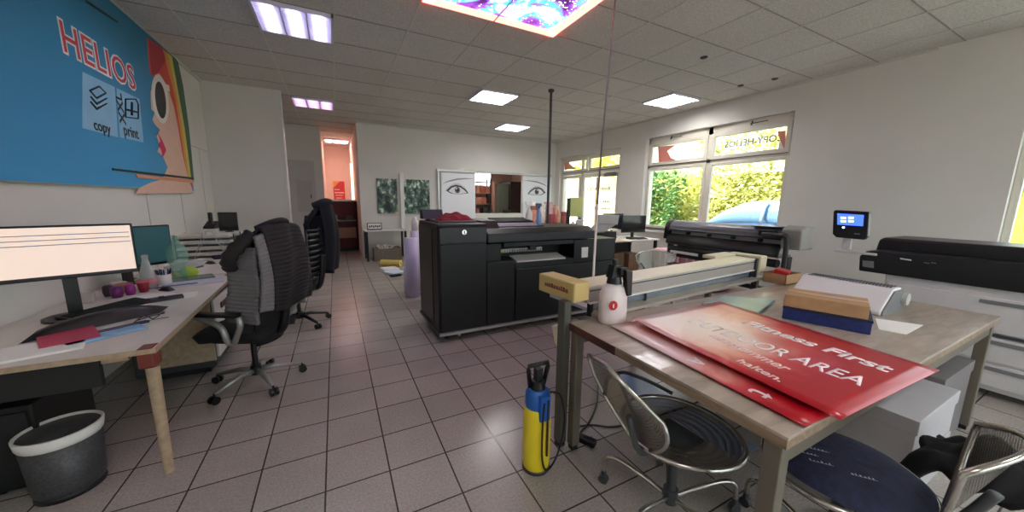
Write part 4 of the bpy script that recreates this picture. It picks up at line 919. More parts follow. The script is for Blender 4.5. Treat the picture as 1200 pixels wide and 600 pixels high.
# things on the printer
dv = thing('small_monitor', 'small black device with tilted screen on the back of the printer cabinet', 'device', (1.02, 4.12, 1.255))
MB().prism([(4.05, 1.275), (4.2, 1.275), (4.2, 1.385), (4.1, 1.385)], .9, 1.15, 'x').build('body', m_black, dv, bevel=.008); MB().box(.96, 1.09, 4.08, 4.18, 1.255, 1.275).build('foot', m_dark, dv)
tray = thing('printer_tray', 'dark flat tray under the red cloth on the printer cabinet', 'tray', (1.2, 3.85, 1.255))
b = MB(); b.prism(rect((1.19, 3.82), .44, .42, 0), 1.255, 1.268, 'z'); b.build('plate', m_dkgrey, tray, bevel=.004)
b = MB(); b.tube([(.98, 3.62, 1.272), (1.4, 3.62, 1.272), (1.4, 4.02, 1.272), (.98, 4.02, 1.272)], .006, closed=True); b.build('rim', m_grey, tray)
rc = MB(); rc.sheet(lambda u, v: (1.02+.38*u, 3.64+.36*v, 1.27+.085*max(0, math.sin(PI*u))**.6*max(0, math.sin(PI*v))**.6*(1+.25*math.sin(u*17+v*6)*math.sin(v*13))), 26, 22)
tag(rc.build('red_cloth', mat('red_cloth', (128, 20, 38), .85, var=.25, scale=60, bump=.6)), 'crumpled dark red cloth lying on top of the printer cabinet', 'cloth')
rs = thing('ribbed_device', 'light grey ribbed device lying on the printer beam', 'device', (2.0, 3.8, 1.2))
b = MB(); b.prism([(3.66, 1.2), (4.05, 1.2), (4.05, 1.27), (3.7, 1.225)], 1.7, 2.24, 'x'); b.build('body', mat('lilac_grey', (150, 146, 158), .45), rs, bevel=.005)
for k in range(22): 
    pass
b = MB()
for k in range(22): b.prism([(3.75, 1.235), (4.04, 1.268), (4.04, 1.285), (3.75, 1.25)], 1.72+.0235*k, 1.73+.0235*k, 'x')
b.build('ribs', m_dark, rs)
def spray(x, y, z, label, body, trig, h=.3, r_=.042):
    t = thing('spray_bottle', label, 'spray bottle', (x, y, z), 'spray bottles on the printer')
    MB().lathe([(0, 0), (r_, 0), (r_*1.05, .02), (r_, h*.45), (r_*.55, h*.68), (r_*.35, h*.75), (r_*.35, h*.8), (0, h*.8)], (x, y, z)).build('bottle', body, t)
    c = MB(); c.cyl((x, y, z+h*.78), (x, y, z+h*.86), r_*.42); c.prism([(x-.055, z+h*.93), (x-.04, z+h*.86), (x+.03, z+h*.86), (x+.03, z+h), (x-.045, z+h*1.01)], y-.012, y+.012, 'y'); c.prism([(x-.035, z+h*.88), (x-.025, z+h*.88), (x-.035, z+h*.7), (x-.045, z+h*.7)], y-.006, y+.006, 'y'); c.build('trigger_head', trig, t)
spray(2.24, 3.9, 1.19, 'translucent white spray bottle on the printer beam', mat('milky_plastic', (214, 214, 204), .3), m_white)
spray(2.37, 3.86, 1.19, 'blue spray bottle on the printer beam, right of the white one', mat('blue_liquid', (120, 160, 205), .25), mat('blue_trigger', (40, 70, 120), .4), h=.28, r_=.034)
tag(MB().box(2.28, 2.33, 3.95, 4.05, 1.19, 1.36).build('bottle', mat('pale_carton', (210, 214, 214), .5), bevel=.012), 'pale square bottle between the two spray bottles', 'bottle')
# ---- worktable with clutter behind the printer
wt = thing('workbench', 'white workbench full of boxes behind the printer near the eye panel', 'workbench', (4.7, 7.3, 0))
MB().box(3.9, 5.3, 6.9, 7.7, .84, .88).build('table_top', m_white, wt, bevel=.004)
for x in (3.96, 5.24):
    for y in (6.96, 7.64): MB().box(x-.03, x+.03, y-.03, y+.03, 0, .84).build('leg', m_dkgrey, wt)
random.seed(21)
cols = [((224, 150, 124), 'salmon'), ((226, 190, 172), 'pale pink'), ((160, 96, 80), 'brown-red'), ((236, 230, 222), 'white'), ((196, 150, 110), 'tan'), ((150, 60, 66), 'dark red'), ((214, 170, 180), 'rose')]
spots_ = [(4.12, 7.0, .16, .34), (4.3, 6.98, .12, .3), (4.28, 7.25, .2, .42), (4.5, 7.2, .14, .46), (4.52, 6.98, .1, .2), (4.66, 7.0, .14, .26), (4.72, 7.25, .18, .5), (4.84, 7.0, .12, .36), (4.94, 7.22, .14, .4), (5.02, 6.98, .12, .2), (4.42, 7.45, .25, .5), (4.9, 7.5, .26, .44), (5.16, 7.2, .12, .3)]
ords = ['first', 'second', 'third', 'fourth', 'fifth', 'sixth', 'seventh', 'eighth', 'ninth', 'tenth', 'eleventh', 'twelfth', 'thirteenth']
for k, (x, y, w_, h_) in enumerate(spots_):
    h_ *= 1.2
    c, cn = cols[k % 7]; row = 'front' if y < 7.1 else ('middle' if y < 7.3 else 'back')
    if k % 3 == 1:
        o = MB().lathe([(0, 0), (w_*.4, 0), (w_*.42, h_*.6), (w_*.2, h_*.8), (w_*.2, h_), (0, h_)], (x, y, .88)).build('bottle', mat('clut%d' % (k % 7), c, .45)); kind = 'bottle'
    else:
        o = MB().cbox((x, y, .88+h_/2), (w_, w_*.8, h_), random.uniform(-.3, .3)).build('small_box', mat('clut%d' % (k % 7), c, .5, var=.2, scale=18), bevel=.004); kind = 'box'
    tag(o, '%s %s in the %s row on the white workbench' % (cn, kind, row), kind, 'boxes and bottles on the white workbench')
# black cabinet, green board, jugs, console
bc_ = thing('black_cabinet', 'low black cabinet with doors behind the right end of the printer', 'cabinet', (3.5, 4.7, 0))
MB().box(3.0, 3.95, 4.35, 5.2, .05, .98).build('body', m_pb, bc_, bevel=.01); MB().box(2.98, 3.97, 4.33, 5.22, .98, 1.0).build('top', m_black, bc_, bevel=.004)
for x in (3.02, 3.48): 
    d_ = MB().box(x, x+.45, 4.335, 4.35, .08, .95).build('door', m_pb2, bc_, bevel=.004); MB().box(x+.2, x+.25, 4.325, 4.335, .8, .84).build('handle', m_alu, d_)
MB().box(3.05, 3.9, 4.4, 5.15, 0, .05).build('plinth', m_dark, bc_)
gb_ = thing('green_board', 'pale yellow-green board clamped on a black stand behind the printer', 'board', (3.75, 5.0, 1.0))
MB().box(3.72, 3.99, 5.0, 5.03, 1.23, 1.57).build('board', mat('yellow_green_board', (196, 200, 124), .5), gb_, bevel=.004); MB().box(3.66, 3.715, 4.99, 5.04, 1.0, 1.56).build('stand', m_black, gb_, bevel=.01); MB().lathe([(0, 0), (.08, 0), (.07, .02), (.03, .03)], (3.69, 5.02, 1.0)).build('foot', m_black, gb_)
def jug(x, y, z, s, label, m_=m_white):
    t = thing('canister', label, 'canister', (x, y, z), 'white canisters on the black cabinet')
    MB().box(x-.06*s, x+.06*s, y-.05*s, y+.05*s, z, z+.2*s).build('body', m_, t, bevel=.02*s); MB().cyl((x, y, z+.2*s), (x, y, z+.24*s), .025*s).build('cap', m_grey, t)
    MB().tube(catmull([(x+.06*s, y, z+.17*s), (x+.11*s, y, z+.17*s), (x+.115*s, y, z+.08*s), (x+.07*s, y, z+.05*s)]), .008*s).build('handle', m_grey, t)
jug(3.82, 4.85, 1.0, .95, 'white canister with a handle standing below the pale green board'); jug(3.6, 4.75, 1.0, .7, 'small white canister nearest the hanging power pole')
cons = thing('console', 'light grey sloping control console on the black cabinet', 'console', (3.6, 4.5, 1.0))
def c2(px, py, y=4.5): return ony(px, py, y)
MB().prism([c2(*p) for p in ((698, 251), (722, 252), (720, 263), (697, 262))], 4.42, 4.5, 'y').build('head', mat('console_grey', (186, 180, 176), .5), cons, bevel=.006)
MB().prism([c2(*p) for p in ((698, 262), (719, 263), (706, 271), (686, 271))], 4.44, 4.5, 'y').build('sloping_panel', mat('console_grey', (186, 180, 176), .5), cons, bevel=.006)
MB().box(3.33, 3.55, 4.46, 4.56, 1.0, c2(700, 270)[1]).build('foot', m_dkgrey, cons)
# ---- right back desk with two monitors
dk = thing('desk', 'dark desk with wooden top before the window wall, holding two monitors', 'desk', (5.3, 5.4, 0))
MB().box(4.05, 6.0, 4.95, 5.75, .72, .75).build('table_top', m_desk, dk, bevel=.004)
MB().box(4.1, 5.95, 5.7, 5.73, .2, .72).build('back_panel', m_dark, dk)
for x in (4.1, 5.95):
    for y in (5.0, 5.7): MB().box(x-.025, x+.025, y-.025, y+.025, 0, .72).build('leg', m_dark, dk)
monitor('monitor', 'black monitor on the desk in front of the big window', (5.62, 5.3), .62, .36, 1.045, math.radians(-6), m_screen, screen_z=.75)
monitor('monitor', 'dark grey monitor behind the sloping grey console', (5.22, 5.5), .52, .34, 1.09, math.radians(-4), mat('grey_screen', (48, 52, 56), .3), m_dkgrey, screen_z=.75)
keyboard('black keyboard on the desk before the window', (5.5, 5.08), -.1, z=.75)
tag(MB().box(4.35, 4.9, 5.05, 5.5, .75, .93).build('black_box', m_black, bevel=.01), 'flat black machine on the desk left of the monitors', 'machine')
slab('board', 'white board lying on the flat black machine', 'board', rect((4.85, 5.45), .7, .25, 0), .93, .95, m_white)
for k, (x, y, r_, c) in enumerate([(4.55, 5.0, .1, (226, 206, 176)), (4.9, 4.98, -.1, (214, 190, 160)), (5.2, 4.97, .25, (236, 226, 210))]):
    slab('paper_sheet', ['tan paper sheet at the left of the window desk', 'brownish paper sheet in the middle of the window desk', 'white paper sheet beside the window desk keyboard'][k], 'paper', rect((x, y+.03), .4, .22, r_), .75+.001*k, .752+.001*k, mat('sheet%d' % k, c, .7), bevel=0)
tag(MB().box(4.2, 5.6, 5.4, 5.66, 0, .66).build('desk_shade_box', m_dark, bevel=.006), 'low dark box added as shade under the window desk behind the cartons', 'cabinet')  # dark box added to darken the space below the desk top
# floor clutter under that desk
for k, (x, y, w_, h_, c, lab) in enumerate([(4.5, 5.1, .3, .42, (60, 44, 36), 'dark brown box under the window desk'), (4.95, 5.15, .34, .5, (110, 84, 60), 'brown carton under the window desk'), (5.4, 5.15, .3, .46, (140, 110, 84), 'light brown carton under the window desk near the plotter')]):
    tag(MB().box(x-w_/2, x+w_/2, y-.12, y+.2, 0, h_).build('carton', mat('uc%d' % k, c, .7, var=.2, scale=12), bevel=.006), lab, 'carton')
m_pinkc = mat('pink_crate', (206, 150, 160), .5, var=.1)
for k, (x, y) in enumerate([(5.85, 4.45), (5.85, 3.75)]):
    t = thing('storage_crate', ['pink storage crate under the window, the one nearer the desk', 'pink storage crate under the window, behind the plotter'][k], 'crate', (x, y, 0), 'pink crates under the window')
    b = MB(); b.box(x-.25, x+.25, y-.32, y+.32, .02, .6); b.build('body', m_pinkc, t, bevel=.02)
    b = MB()
    for q in range(5): b.box(x-.262, x-.25, y-.3+.13*q, y-.26+.13*q, .06, .56)
    for z in (.06, .3, .55): b.box(x-.262, x-.25, y-.31, y+.31, z, z+.02)
    b.build('ribs', mat('pink_ribs', (232, 200, 204), .5), t)
# ---- vinyl plotter / roll printer by the window
pt = thing('plotter', 'long grey and black roll plotter on a stand below the big window', 'plotter', (5.25, 3.1, 0))
PX0, PX1, PY0, PY1 = 5.1, 5.42, 2.24, 4.1
def arc(cx_, cz, r_, a0, a1, n): return [(cx_+r_*math.cos(a0+(a1-a0)*k/n), cz+r_*math.sin(a0+(a1-a0)*k/n)) for k in range(n+1)]
b = MB(); b.prism(arc(5.27, 1.07, .13, 0, PI, 10)+[(5.13, 1.04), (5.41, 1.04)], PY0+.1, PY1-.04, 'y'); b.build('top_cover', mat('plotter_grey', (116, 114, 122), .3, metal=.2), pt)
b = MB(); b.prism(arc(5.27, 1.05, .16, 0, PI, 12)+[(5.1, .88), (5.44, .88)], PY1-.05, PY1+.03, 'y'); b.build('end_cap', m_black, pt, bevel=.01)
b = MB(); b.prism([(5.1, .93), (5.44, .93), (5.44, 1.21), (5.2, 1.23), (5.08, 1.18)], PY0-.12, PY0+.1, 'y'); b.build('control_end', mat('beige_grey', (160, 156, 148), .45), pt, bevel=.02)
b = MB(); b.box(5.2, 5.4, PY0+.1, PY1-.04, .96, 1.04); b.build('media_slot', m_bed, pt)
b = MB(); b.box(5.115, 5.16, PY0+.1, PY1-.05, 1.035, 1.055); b.build('guide_rail', m_dkgrey, pt)
for k in range(5):
    y = PY0+.35+.36*k; MB().cbox((5.12, y, 1.01), (.05, .05, .045)).build('pinch_roller', m_black, pt, bevel=.006)
b = MB(); b.sheet(lambda u, v: (5.14-.07*math.sin(v*PI/2), PY0+.1+(PY1-PY0-.15)*u, .98-.16*v), 2, 8, .03); b.build('front_apron', m_pb2, pt)
MB().box(5.1, 5.4, PY0+.1, PY1-.05, .80, .83).build('lower_beam', m_grey, pt)
MB().cyl((5.15, PY0+.12, .72), (5.15, PY1-.08, .72), .055, n=18).build('media_roll', m_dark, pt)
b = MB(); b.sheet(lambda u, v: (5.1-.0*v, PY0+.3+1.3*u, .80-.2*v), 2, 2, .004); b.build('media_sheet', m_black, pt)
MB().box(5.08, 5.1, 3.45, 3.95, .66, .70).build('paper_strip', m_white, pt)
for y in (PY0+.06, PY1-.02):
    l = MB(); l.box(5.2, 5.3, y-.03, y+.03, .06, .82); l.box(4.95, 5.55, y-.03, y+.03, .03, .09); l.build('stand_leg', m_black, pt, bevel=.008)
    for x in (4.98, 5.52): MB().cyl((x, y-.02, .03), (x, y+.02, .03), .03).build('caster', m_dkgrey, pt)
MB().box(5.22, 5.28, PY0, PY1, .3, .36).build('cross_bar', m_black, pt)
MB().cbox((5.1, PY0+.26, 1.12), (.08, .2, .08)).build('carriage', m_black, pt, bevel=.015)
b = MB(); b.tube(catmull([(5.06, PY0+.3, 1.1), (5.03, PY0+.1, 1.1), (5.02, PY0+.0, 1.05), (5.02, PY0+.0, .5), (5.02, PY0+.02, .1)]), .03); b.build('cable_arm', m_dkgrey, pt)
MB().box(5.13, 5.35, PY0+.12, PY0+.5, 1.2, 1.204).build('violet_strip', mat('violet_film', (74, 50, 130), .3), pt)
# mesh chair behind the cutting table (only its back shows)
# ================================================================ RIGHT FOREGROUND: work table, cutter, posters
TZ = .80
m_top = wood('table_top_grey', (150, 136, 122), (186, 172, 156), .34, (2, 9, 2), .15)
m_edge = wood('table_edge', (120, 98, 80), (168, 146, 120), .5, (14, 2, 14))
m_brown = mat('dark_brown_edge', (78, 44, 34), .4, var=.15)
m_leg = mat('grey_beige_steel', (112, 104, 92), .45, metal=.2, var=.05)
tbl = thing('work_table', 'big grey-brown work table in the right foreground holding the red boards', 'table', (2.4, 1.0, 0))
X0, X1_, Y0, Y1 = 1.18, 3.78, .45, 1.555
MB().box(X0, X1_, Y0, Y1, TZ-.012, TZ).build('table_top', m_top, tbl, bevel=.002)
b = MB(); b.box(X0+.002, X1_-.002, Y0+.002, Y1-.002, TZ-.045, TZ-.012); b.build('board_edge', m_edge, tbl)
b = MB(); b.box(X0-.004, X0+.001, 1.18, Y1, TZ-.044, TZ-.001); b.build('brown_edge_strip', m_brown, tbl)
b = MB(); b.box(X0+.05, X1_-.05, Y0+.02, Y0+.045, TZ-.12, TZ-.045); b.box(X0+.05, X1_-.05, Y1-.045, Y1-.02, TZ-.12, TZ-.045); b.build('apron', m_leg, tbl)
for x in (X0+.035, X1_-.04):
    for y in (Y0+.04, Y1-.04): 
        l = MB().box(x-.027, x+.027, y-.027, y+.027, .03, TZ-.045).build('leg', m_leg, tbl, bevel=.004); MB().box(x-.02, x+.02, y-.02, y+.02, 0, .03).build('foot', m_black, l)
# ---- cutting / pressing rail (rotated a little on its own bed)
ca = math.radians(5.1); CO = Vector((1.2, 1.52, 0)); CM = Matrix.Translation(CO) @ Matrix.Rotation(ca, 4, 'Z')
def cb_(x0, x1, y0, y1, z0, z1): b = MB(); b.M = CM; return b.box(x0, x1, y0, y1, z0, z1)
ct_ = thing('rail_cutter', 'long aluminium rail cutter with yellow end housing across the back of the work table', 'cutter', (1.2, 1.56, 0))
cb_(.3, 2.55, .06, .62, .765, .79).build('bed', m_lgrey, ct_, bevel=.004)
cb_(.17, 2.3, -.02, .09, .803, .825).build('front_strip', mat('strip_grey', (176, 166, 156), .35), ct_, bevel=.004)
m_alu2 = mat('satin_rail', (186, 178, 170), .35, metal=.25, var=.03)
cb_(.13, 2.26, .04, .2, .888, .985).build('beam', m_alu2, ct_, bevel=.006)
cb_(.03, 2.3, .035, .22, .985, 1.0).build('beam_top', mat('rail_cream', (226, 218, 190), .4, var=.02), ct_, bevel=.004)
cb_(.14, 2.26, .034, .04, .965, .97).build('beam_groove', m_dkgrey, ct_)
cb_(.14, 2.26, .03, .04, .886, .896).build('beam_lip', m_white, ct_)
cb_(.16, 2.24, .05, .056, .835, .884).build('clear_guard', mat('blue_guard', (120, 134, 150), .08, var=.2, alpha=.55), ct_)
for x in (.16, .68, 2.2): cb_(x, x+.02, .045, .075, .80, .89).build('guard_post', m_black, ct_)
cb_(2.24, 2.27, .02, .22, .80, 1.0).build('end_plate', m_dkgrey, ct_)
cb_(2.27, 2.40, .0, .3, .86, 1.02).build('end_block', mat('end_block_beige', (214, 202, 172), .45, var=.03), ct_, bevel=.012)
cb_(1.9, 2.3, .22, .34, .99, 1.02).build('rear_cover', mat('end_block_beige', (214, 202, 172), .45, var=.03), ct_, bevel=.006)
yb_ = cb_(-.02, .1, .0, .34, .925, 1.04).build('end_housing', mat('mustard_housing', (206, 180, 116), .4, var=.03), ct_, bevel=.01)
lb = MB(); yq = [onx(px, py, 1.175) for px, py in ((644, 330), (672, 342), (672, 347), (644, 335))]
random.seed(4); b = MB(); b.M = CM; y_ = .27
while y_ > .06:
    w_ = random.uniform(.012, .02); b.box(-.0215, -.0205, y_-w_, y_, .972, .972+random.uniform(.02, .03)); b.box(-.0213, -.0205, y_-w_-.006, y_, .975, .98); y_ -= w_+.006
b.build('worn_lettering', mat('mustard_ink', (130, 70, 60), .5), yb_)
cb_(-.06, -.01, .03, .09, .03, .93).build('stand_leg', mat('grey_green_post', (92, 90, 80), .45, metal=.2), ct_, bevel=.003); cb_(-.055, -.015, .035, .085, 0, .03).build('foot', m_black, ct_)
for x, y in ((1.3, .56), (2.5, .12), (2.5, .56)): cb_(x-.025, x+.025, y-.025, y+.025, 0, .765).build('stand_leg', mat('grey_green_post', (92, 90, 80), .45, metal=.2), ct_)
cb_(-.0, .03, .1, .14, .8, .925).build('bracket', m_lgrey, ct_)
fp = [ony(px, py, 2.05) for px, py in ((647, 382), (655, 379), (663, 380), (663, 415), (657, 413), (651, 402))]
fp = MB().prism(fp, 2.03, 2.06, 'y').build('catch_flap', mat('cream_plastic', (232, 224, 192), .5, var=.02), ct_, bevel=.004)
# ---- red boards
def board(name, label, cs, z, th, curl, seed, lower=False):
    # cs: far-left, far-right, near-right, near-left corners on the table
    t = thing(name, label, 'board', (sum(c[0] for c in cs)/4, sum(c[1] for c in cs)/4, z), 'red printed boards')
    A, B_, C_, D = [Vector((c[0], c[1], 0)) for c in cs]
    def f(u, v):
        p = (A*(1-u)+B_*u)*(1-v)+(D*(1-u)+C_*u)*v
        k = (1-u)**2*math.sin(PI*min(1, v*1.0))**1 * curl
        return (p.x-k*.5*(1-v), p.y, z+curl*.35*(1-u)**3*(1-v)+.0)
    b = MB(); b.sheet(f, 16, 16, th)
    m, N, L, P = newmat('board_print_%d' % seed)
    tc = N.new('ShaderNodeTexCoord'); 
    # red print with peach-pink cloud; palest tones at the left paint window glare
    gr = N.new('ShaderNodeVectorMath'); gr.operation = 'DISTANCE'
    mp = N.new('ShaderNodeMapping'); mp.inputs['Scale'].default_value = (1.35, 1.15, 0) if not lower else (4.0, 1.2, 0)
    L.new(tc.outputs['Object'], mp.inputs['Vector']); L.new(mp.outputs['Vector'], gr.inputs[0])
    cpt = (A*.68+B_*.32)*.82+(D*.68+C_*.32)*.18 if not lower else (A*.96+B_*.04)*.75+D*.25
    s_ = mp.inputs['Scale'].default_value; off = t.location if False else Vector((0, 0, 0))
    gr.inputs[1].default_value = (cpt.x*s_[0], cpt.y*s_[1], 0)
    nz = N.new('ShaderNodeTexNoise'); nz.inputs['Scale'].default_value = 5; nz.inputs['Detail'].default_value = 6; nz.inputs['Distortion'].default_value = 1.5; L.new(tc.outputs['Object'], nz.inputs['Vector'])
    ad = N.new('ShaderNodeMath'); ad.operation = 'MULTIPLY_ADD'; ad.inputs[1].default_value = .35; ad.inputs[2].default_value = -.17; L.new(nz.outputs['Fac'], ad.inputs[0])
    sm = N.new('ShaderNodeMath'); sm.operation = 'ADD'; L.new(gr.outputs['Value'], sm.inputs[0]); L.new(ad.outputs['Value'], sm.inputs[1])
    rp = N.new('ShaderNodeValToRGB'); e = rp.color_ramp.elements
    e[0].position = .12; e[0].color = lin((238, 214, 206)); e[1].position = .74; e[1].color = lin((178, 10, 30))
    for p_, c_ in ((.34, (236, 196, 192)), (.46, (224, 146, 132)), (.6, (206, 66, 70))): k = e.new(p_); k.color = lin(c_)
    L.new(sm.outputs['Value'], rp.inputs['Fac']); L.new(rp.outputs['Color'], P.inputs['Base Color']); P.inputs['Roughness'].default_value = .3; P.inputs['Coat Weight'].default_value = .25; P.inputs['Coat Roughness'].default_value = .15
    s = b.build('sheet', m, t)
    return t, s
A1, B1, C1, D1 = onz(741, 374, .84), onz(843, 353, .83), onz(1101, 434, .83), onz(985, 492, .83)
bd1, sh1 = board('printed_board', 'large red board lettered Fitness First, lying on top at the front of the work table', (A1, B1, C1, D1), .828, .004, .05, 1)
A2, D2 = onz(715, 382, .806), onz(943, 501, .806)
v_ = (Vector(D2)-Vector(A2)); n_ = Vector((-v_.y, v_.x)).normalized()*.8
B2, C2 = (A2[0]+n_.x, A2[1]+n_.y-.0), (D2[0]+n_.x, D2[1]+n_.y)
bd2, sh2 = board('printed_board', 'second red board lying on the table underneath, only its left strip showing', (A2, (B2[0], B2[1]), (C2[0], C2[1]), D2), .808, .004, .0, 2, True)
m_wl = mat('white_lettering', (244, 232, 232), .35, var=.01)
m_wl2 = mat('pale_lettering', (246, 208, 208), .35, var=.01)
def linetext(body, p_end, p_ref, ref_frac, zz, hgt, mm, parent, bold=.002, shear=0):
    # right end of the line and one inner point which is ref_frac of the line's length away from the end
    e_ = Vector(onz(*p_end, zz)); r_ = Vector(onz(*p_ref, zz)); d = (e_-r_); Ltot = d.length/ref_frac
    xa = Vector((d.x, d.y, 0)).normalized(); ya = Vector((0, 0, 1)).cross(xa)
    o = text('lettering', body, 1, Matrix(), mm, None, ext=0, bold=bold/.1, shear=shear)
    xs = [v.co.x for v in o.data.vertices]; ys = [v.co.y for v in o.data.vertices]; w_ = max(xs)-min(xs); h_ = max(ys)-min(ys)
    M = frame((e_.x, e_.y, zz), xa, ya) @ Matrix.Diagonal((Ltot/w_, hgt/h_, 1, 1)) @ Matrix.Translation((-max(xs), -(max(ys)+min(ys))/2, 0))
    o.data.transform(M); o.parent = parent; o.matrix_parent_inverse = Matrix.Translation(parent.location).inverted()
    if parent is bd1:
        ex, ey = Vector(B1)-Vector(A1), Vector(D1)-Vector(A1); det = ex.x*ey.y-ex.y*ey.x
        for v in o.data.vertices:
            q = Vector((v.co.x, v.co.y))-Vector(A1); u_ = (q.x*ey.y-q.y*ey.x)/det; w2_ = (ex.x*q.y-ex.y*q.x)/det
            v.co.z += .05*.35*(1-min(1, max(0, u_)))**3*(1-min(1, max(0, w2_)))
    sd_ = o.modifiers.new('solid', 'SOLIDIFY'); sd_.thickness = .0006
    return o
zz = .8328
linetext('Fitness First', (1046, 434), (907, 388), .76, zz, .095, m_wl, bd1, bold=.003, shear=.0)
linetext('OUTDOOR AREA', (1016, 449), (893, 405), .49, zz, .105, m_wl, bd1, bold=.001)
linetext('nesssommer', (923, 434), (872, 411), .52, zz, .048, m_wl2, bd1)
linetext('halten.', (918, 447), (866, 423), 1.0, zz, .05, m_wl2, bd1)
pa = onz(816, 424, .809); text('lettering', 'A', .09, frame((pa[0], pa[1], .8126), (-1, 0, 0), (0, -1, 0)), m_wl, bd2, bold=.001)
pa = onz(893, 463, .809); text('lettering', 't', .13, frame((pa[0], pa[1], .8126), (-1, 0, 0), (0, -1, 0)), m_wl, bd2, bold=.001)
pc = [onz(*q, .803) for q in ((732, 384), (745, 372), (760, 380), (738, 392))]; slab('paper_corner', 'white paper corner sticking out under the red boards behind the white bottle', 'paper', pc, .8005, .8015, m_paper, bevel=0)
# ---- glass plate, boxes, binder
gp = [onz(*q, .81) for q in ((822, 357), (846, 348), (908, 352), (889, 368))]
gl_ = thing('glass_plate', 'bluish glass plate with white rim lying behind the red board', 'plate', (gp[0][0], gp[0][1], .8))
MB().prism(gp, .801, .82, 'z').build('plate', mat('bluish_glass', (120, 150, 150), .25, var=.15), gl_, bevel=.003)
pB = [Vector(onz(*q, .8)) for q in ((916, 373), (1020, 393), (1027, 377))]
ux = (pB[1]-pB[0]).normalized(); uy = Vector((-ux.y, ux.x)); Lb = (pB[1]-pB[0]).length
def obox(name, o_, l0, l1, w0, w1, z0, z1, m_, parent, bevel=.003):
    pts = [tuple(o_+ux*a+uy*b_) for a, b_ in ((l0, w0), (l1, w0), (l1, w1), (l0, w1))]
    return MB().prism(pts, z0, z1, 'z').build(name, m_, parent, bevel=bevel)
bb_ = thing('blue_box', 'flat dark blue box on the work table under the brown cardboard box', 'box', tuple(pB[0])+(.8,))
obox('body', pB[0], 0, Lb, 0, .30, .801, .878, mat('dark_blue_box', (28, 44, 104), .4, var=.3, scale=30), bb_)
obox('lid_edge', pB[0], -.003, Lb+.003, -.003, .303, .865, .88, mat('navy_dark', (18, 26, 58), .5), bb_)
brn = thing('cardboard_box', 'brown cardboard box lying on the dark blue box', 'box', tuple(pB[0])+(.87,))
obox('body', pB[0], .0, Lb*.95, .0, .24, .881, .955, m_card, brn); obox('flap', pB[0], -.004, .0, .02, .22, .89, .95, mat('pale_flap', (220, 206, 180), .6), brn)
obox('tape', pB[0], .0, Lb*.95, .1, .14, .955, .9562, mat('box_tape', (190, 156, 112), .3), brn, bevel=0)
bi = thing('binding_machine', 'white wedge-shaped binding machine at the right end of the work table', 'machine', (3.2, 1.1, .8))
MB().prism([(3.06, .80), (3.42, .80), (3.42, .89), (3.36, .955), (3.27, .965), (3.22, .955), (3.06, .825)], .80, 1.30, 'y').build('body', mat('machine_white', (226, 224, 224), .4, var=.02), bi, bevel=.008)
MB().prism([(3.07, .80), (3.40, .80), (3.41, .89), (3.35, .945), (3.22, .945), (3.07, .825)], .790, .80, 'y').build('side_plate', m_grey, bi, bevel=.002)
MB().cyl((3.38, .79, .88), (3.38, .765, .88), .04, n=24).build('knob', m_lgrey, bi, bevel=.008)
b = MB()
for k in range(27): b.box(3.24, 3.34, .82+.017*k, .828+.017*k, .962, .9665)
b.build('comb_slots', m_dkgrey, bi)
pp_ = [onz(*q, .802) for q in ((1026, 373), (1082, 381), (1062, 392), (1030, 386))]; slab('paper_sheet', 'white paper sheet lying right of the dark blue box', 'paper', pp_, .8005, .8025, m_paper, bevel=0)
cx0, cy0 = onz(912, 334, .79)
cb2 = thing('carton', 'small open brown carton standing on the table at the end of the aluminium rail', 'carton', (3.57, 1.59, .8))
b = MB(); x0, x1, y0, y1 = 3.44, 3.70, 1.50, 1.68
b.box(x0, x1, y0, y0+.006, .801, .89); b.box(x0, x1, y1-.006, y1, .801, .89); b.box(x0, x0+.006, y0, y1, .801, .89); b.box(x1-.006, x1, y0, y1, .801, .89); b.box(x0, x1, y0, y1, .801, .807); b.build('body', m_card, cb2)
tag(MB().cbox((3.58, 1.60, .87), (.16, .11, .09), .3, .2).build('red_bag', m_red, bevel=.012), 'red packet inside the small open carton', 'packet')
# ---- white canister on the table corner
wc = onz(716, 379, TZ)
wcx, wcy = 1.42, 1.46
can = thing('canister', 'white plastic canister with black spray head and red round sticker on the table corner', 'canister', (wcx, wcy, TZ))
can.location = (wcx, wcy, TZ)
MB().lathe([(0, 0), (.08, 0), (.09, .012), (.093, .05), (.09, .17), (.07, .215), (.035, .24), (0, .24)], (wcx, wcy, TZ), n=26, sx=1, sy=.72).build('body', mat('white_plastic_warm', (222, 208, 206), .35, var=.03), can)
b = MB(); b.cyl((wcx, wcy, TZ+.235), (wcx, wcy, TZ+.275), .045, .038, n=18); b.prism([(wcx-.045, TZ+.27), (wcx+.045, TZ+.27), (wcx+.035, TZ+.335), (wcx-.025, TZ+.345)], wcy-.026, wcy+.026, 'y'); b.prism([(wcx+.02, TZ+.32), (wcx+.07, TZ+.31), (wcx+.075, TZ+.17), (wcx+.045, TZ+.165)], wcy-.07, wcy-.035, 'y'); b.box(wcx+.0, wcx+.05, wcy-.05, wcy, TZ+.29, TZ+.33); b.cyl((wcx, wcy, TZ+.33), (wcx, wcy, TZ+.375), .016); b.build('spray_head', m_black, can, bevel=.003)
b = MB(); b.prism(ell(0, 0, .026, .028), 0, .002, 'z', frame((wcx-.05, wcy-.055, TZ+.12), (1, -.3, 0), (0, 0, 1))); st_ = b.build('round_sticker', mat('sticker_red', (190, 30, 34), .4), can)
text('sticker_mark', 'i', .03, frame((wcx-.0505, wcy-.0585, TZ+.118), (1, -.3, 0), (0, 0, 1)), m_paper, st_, bold=.002)
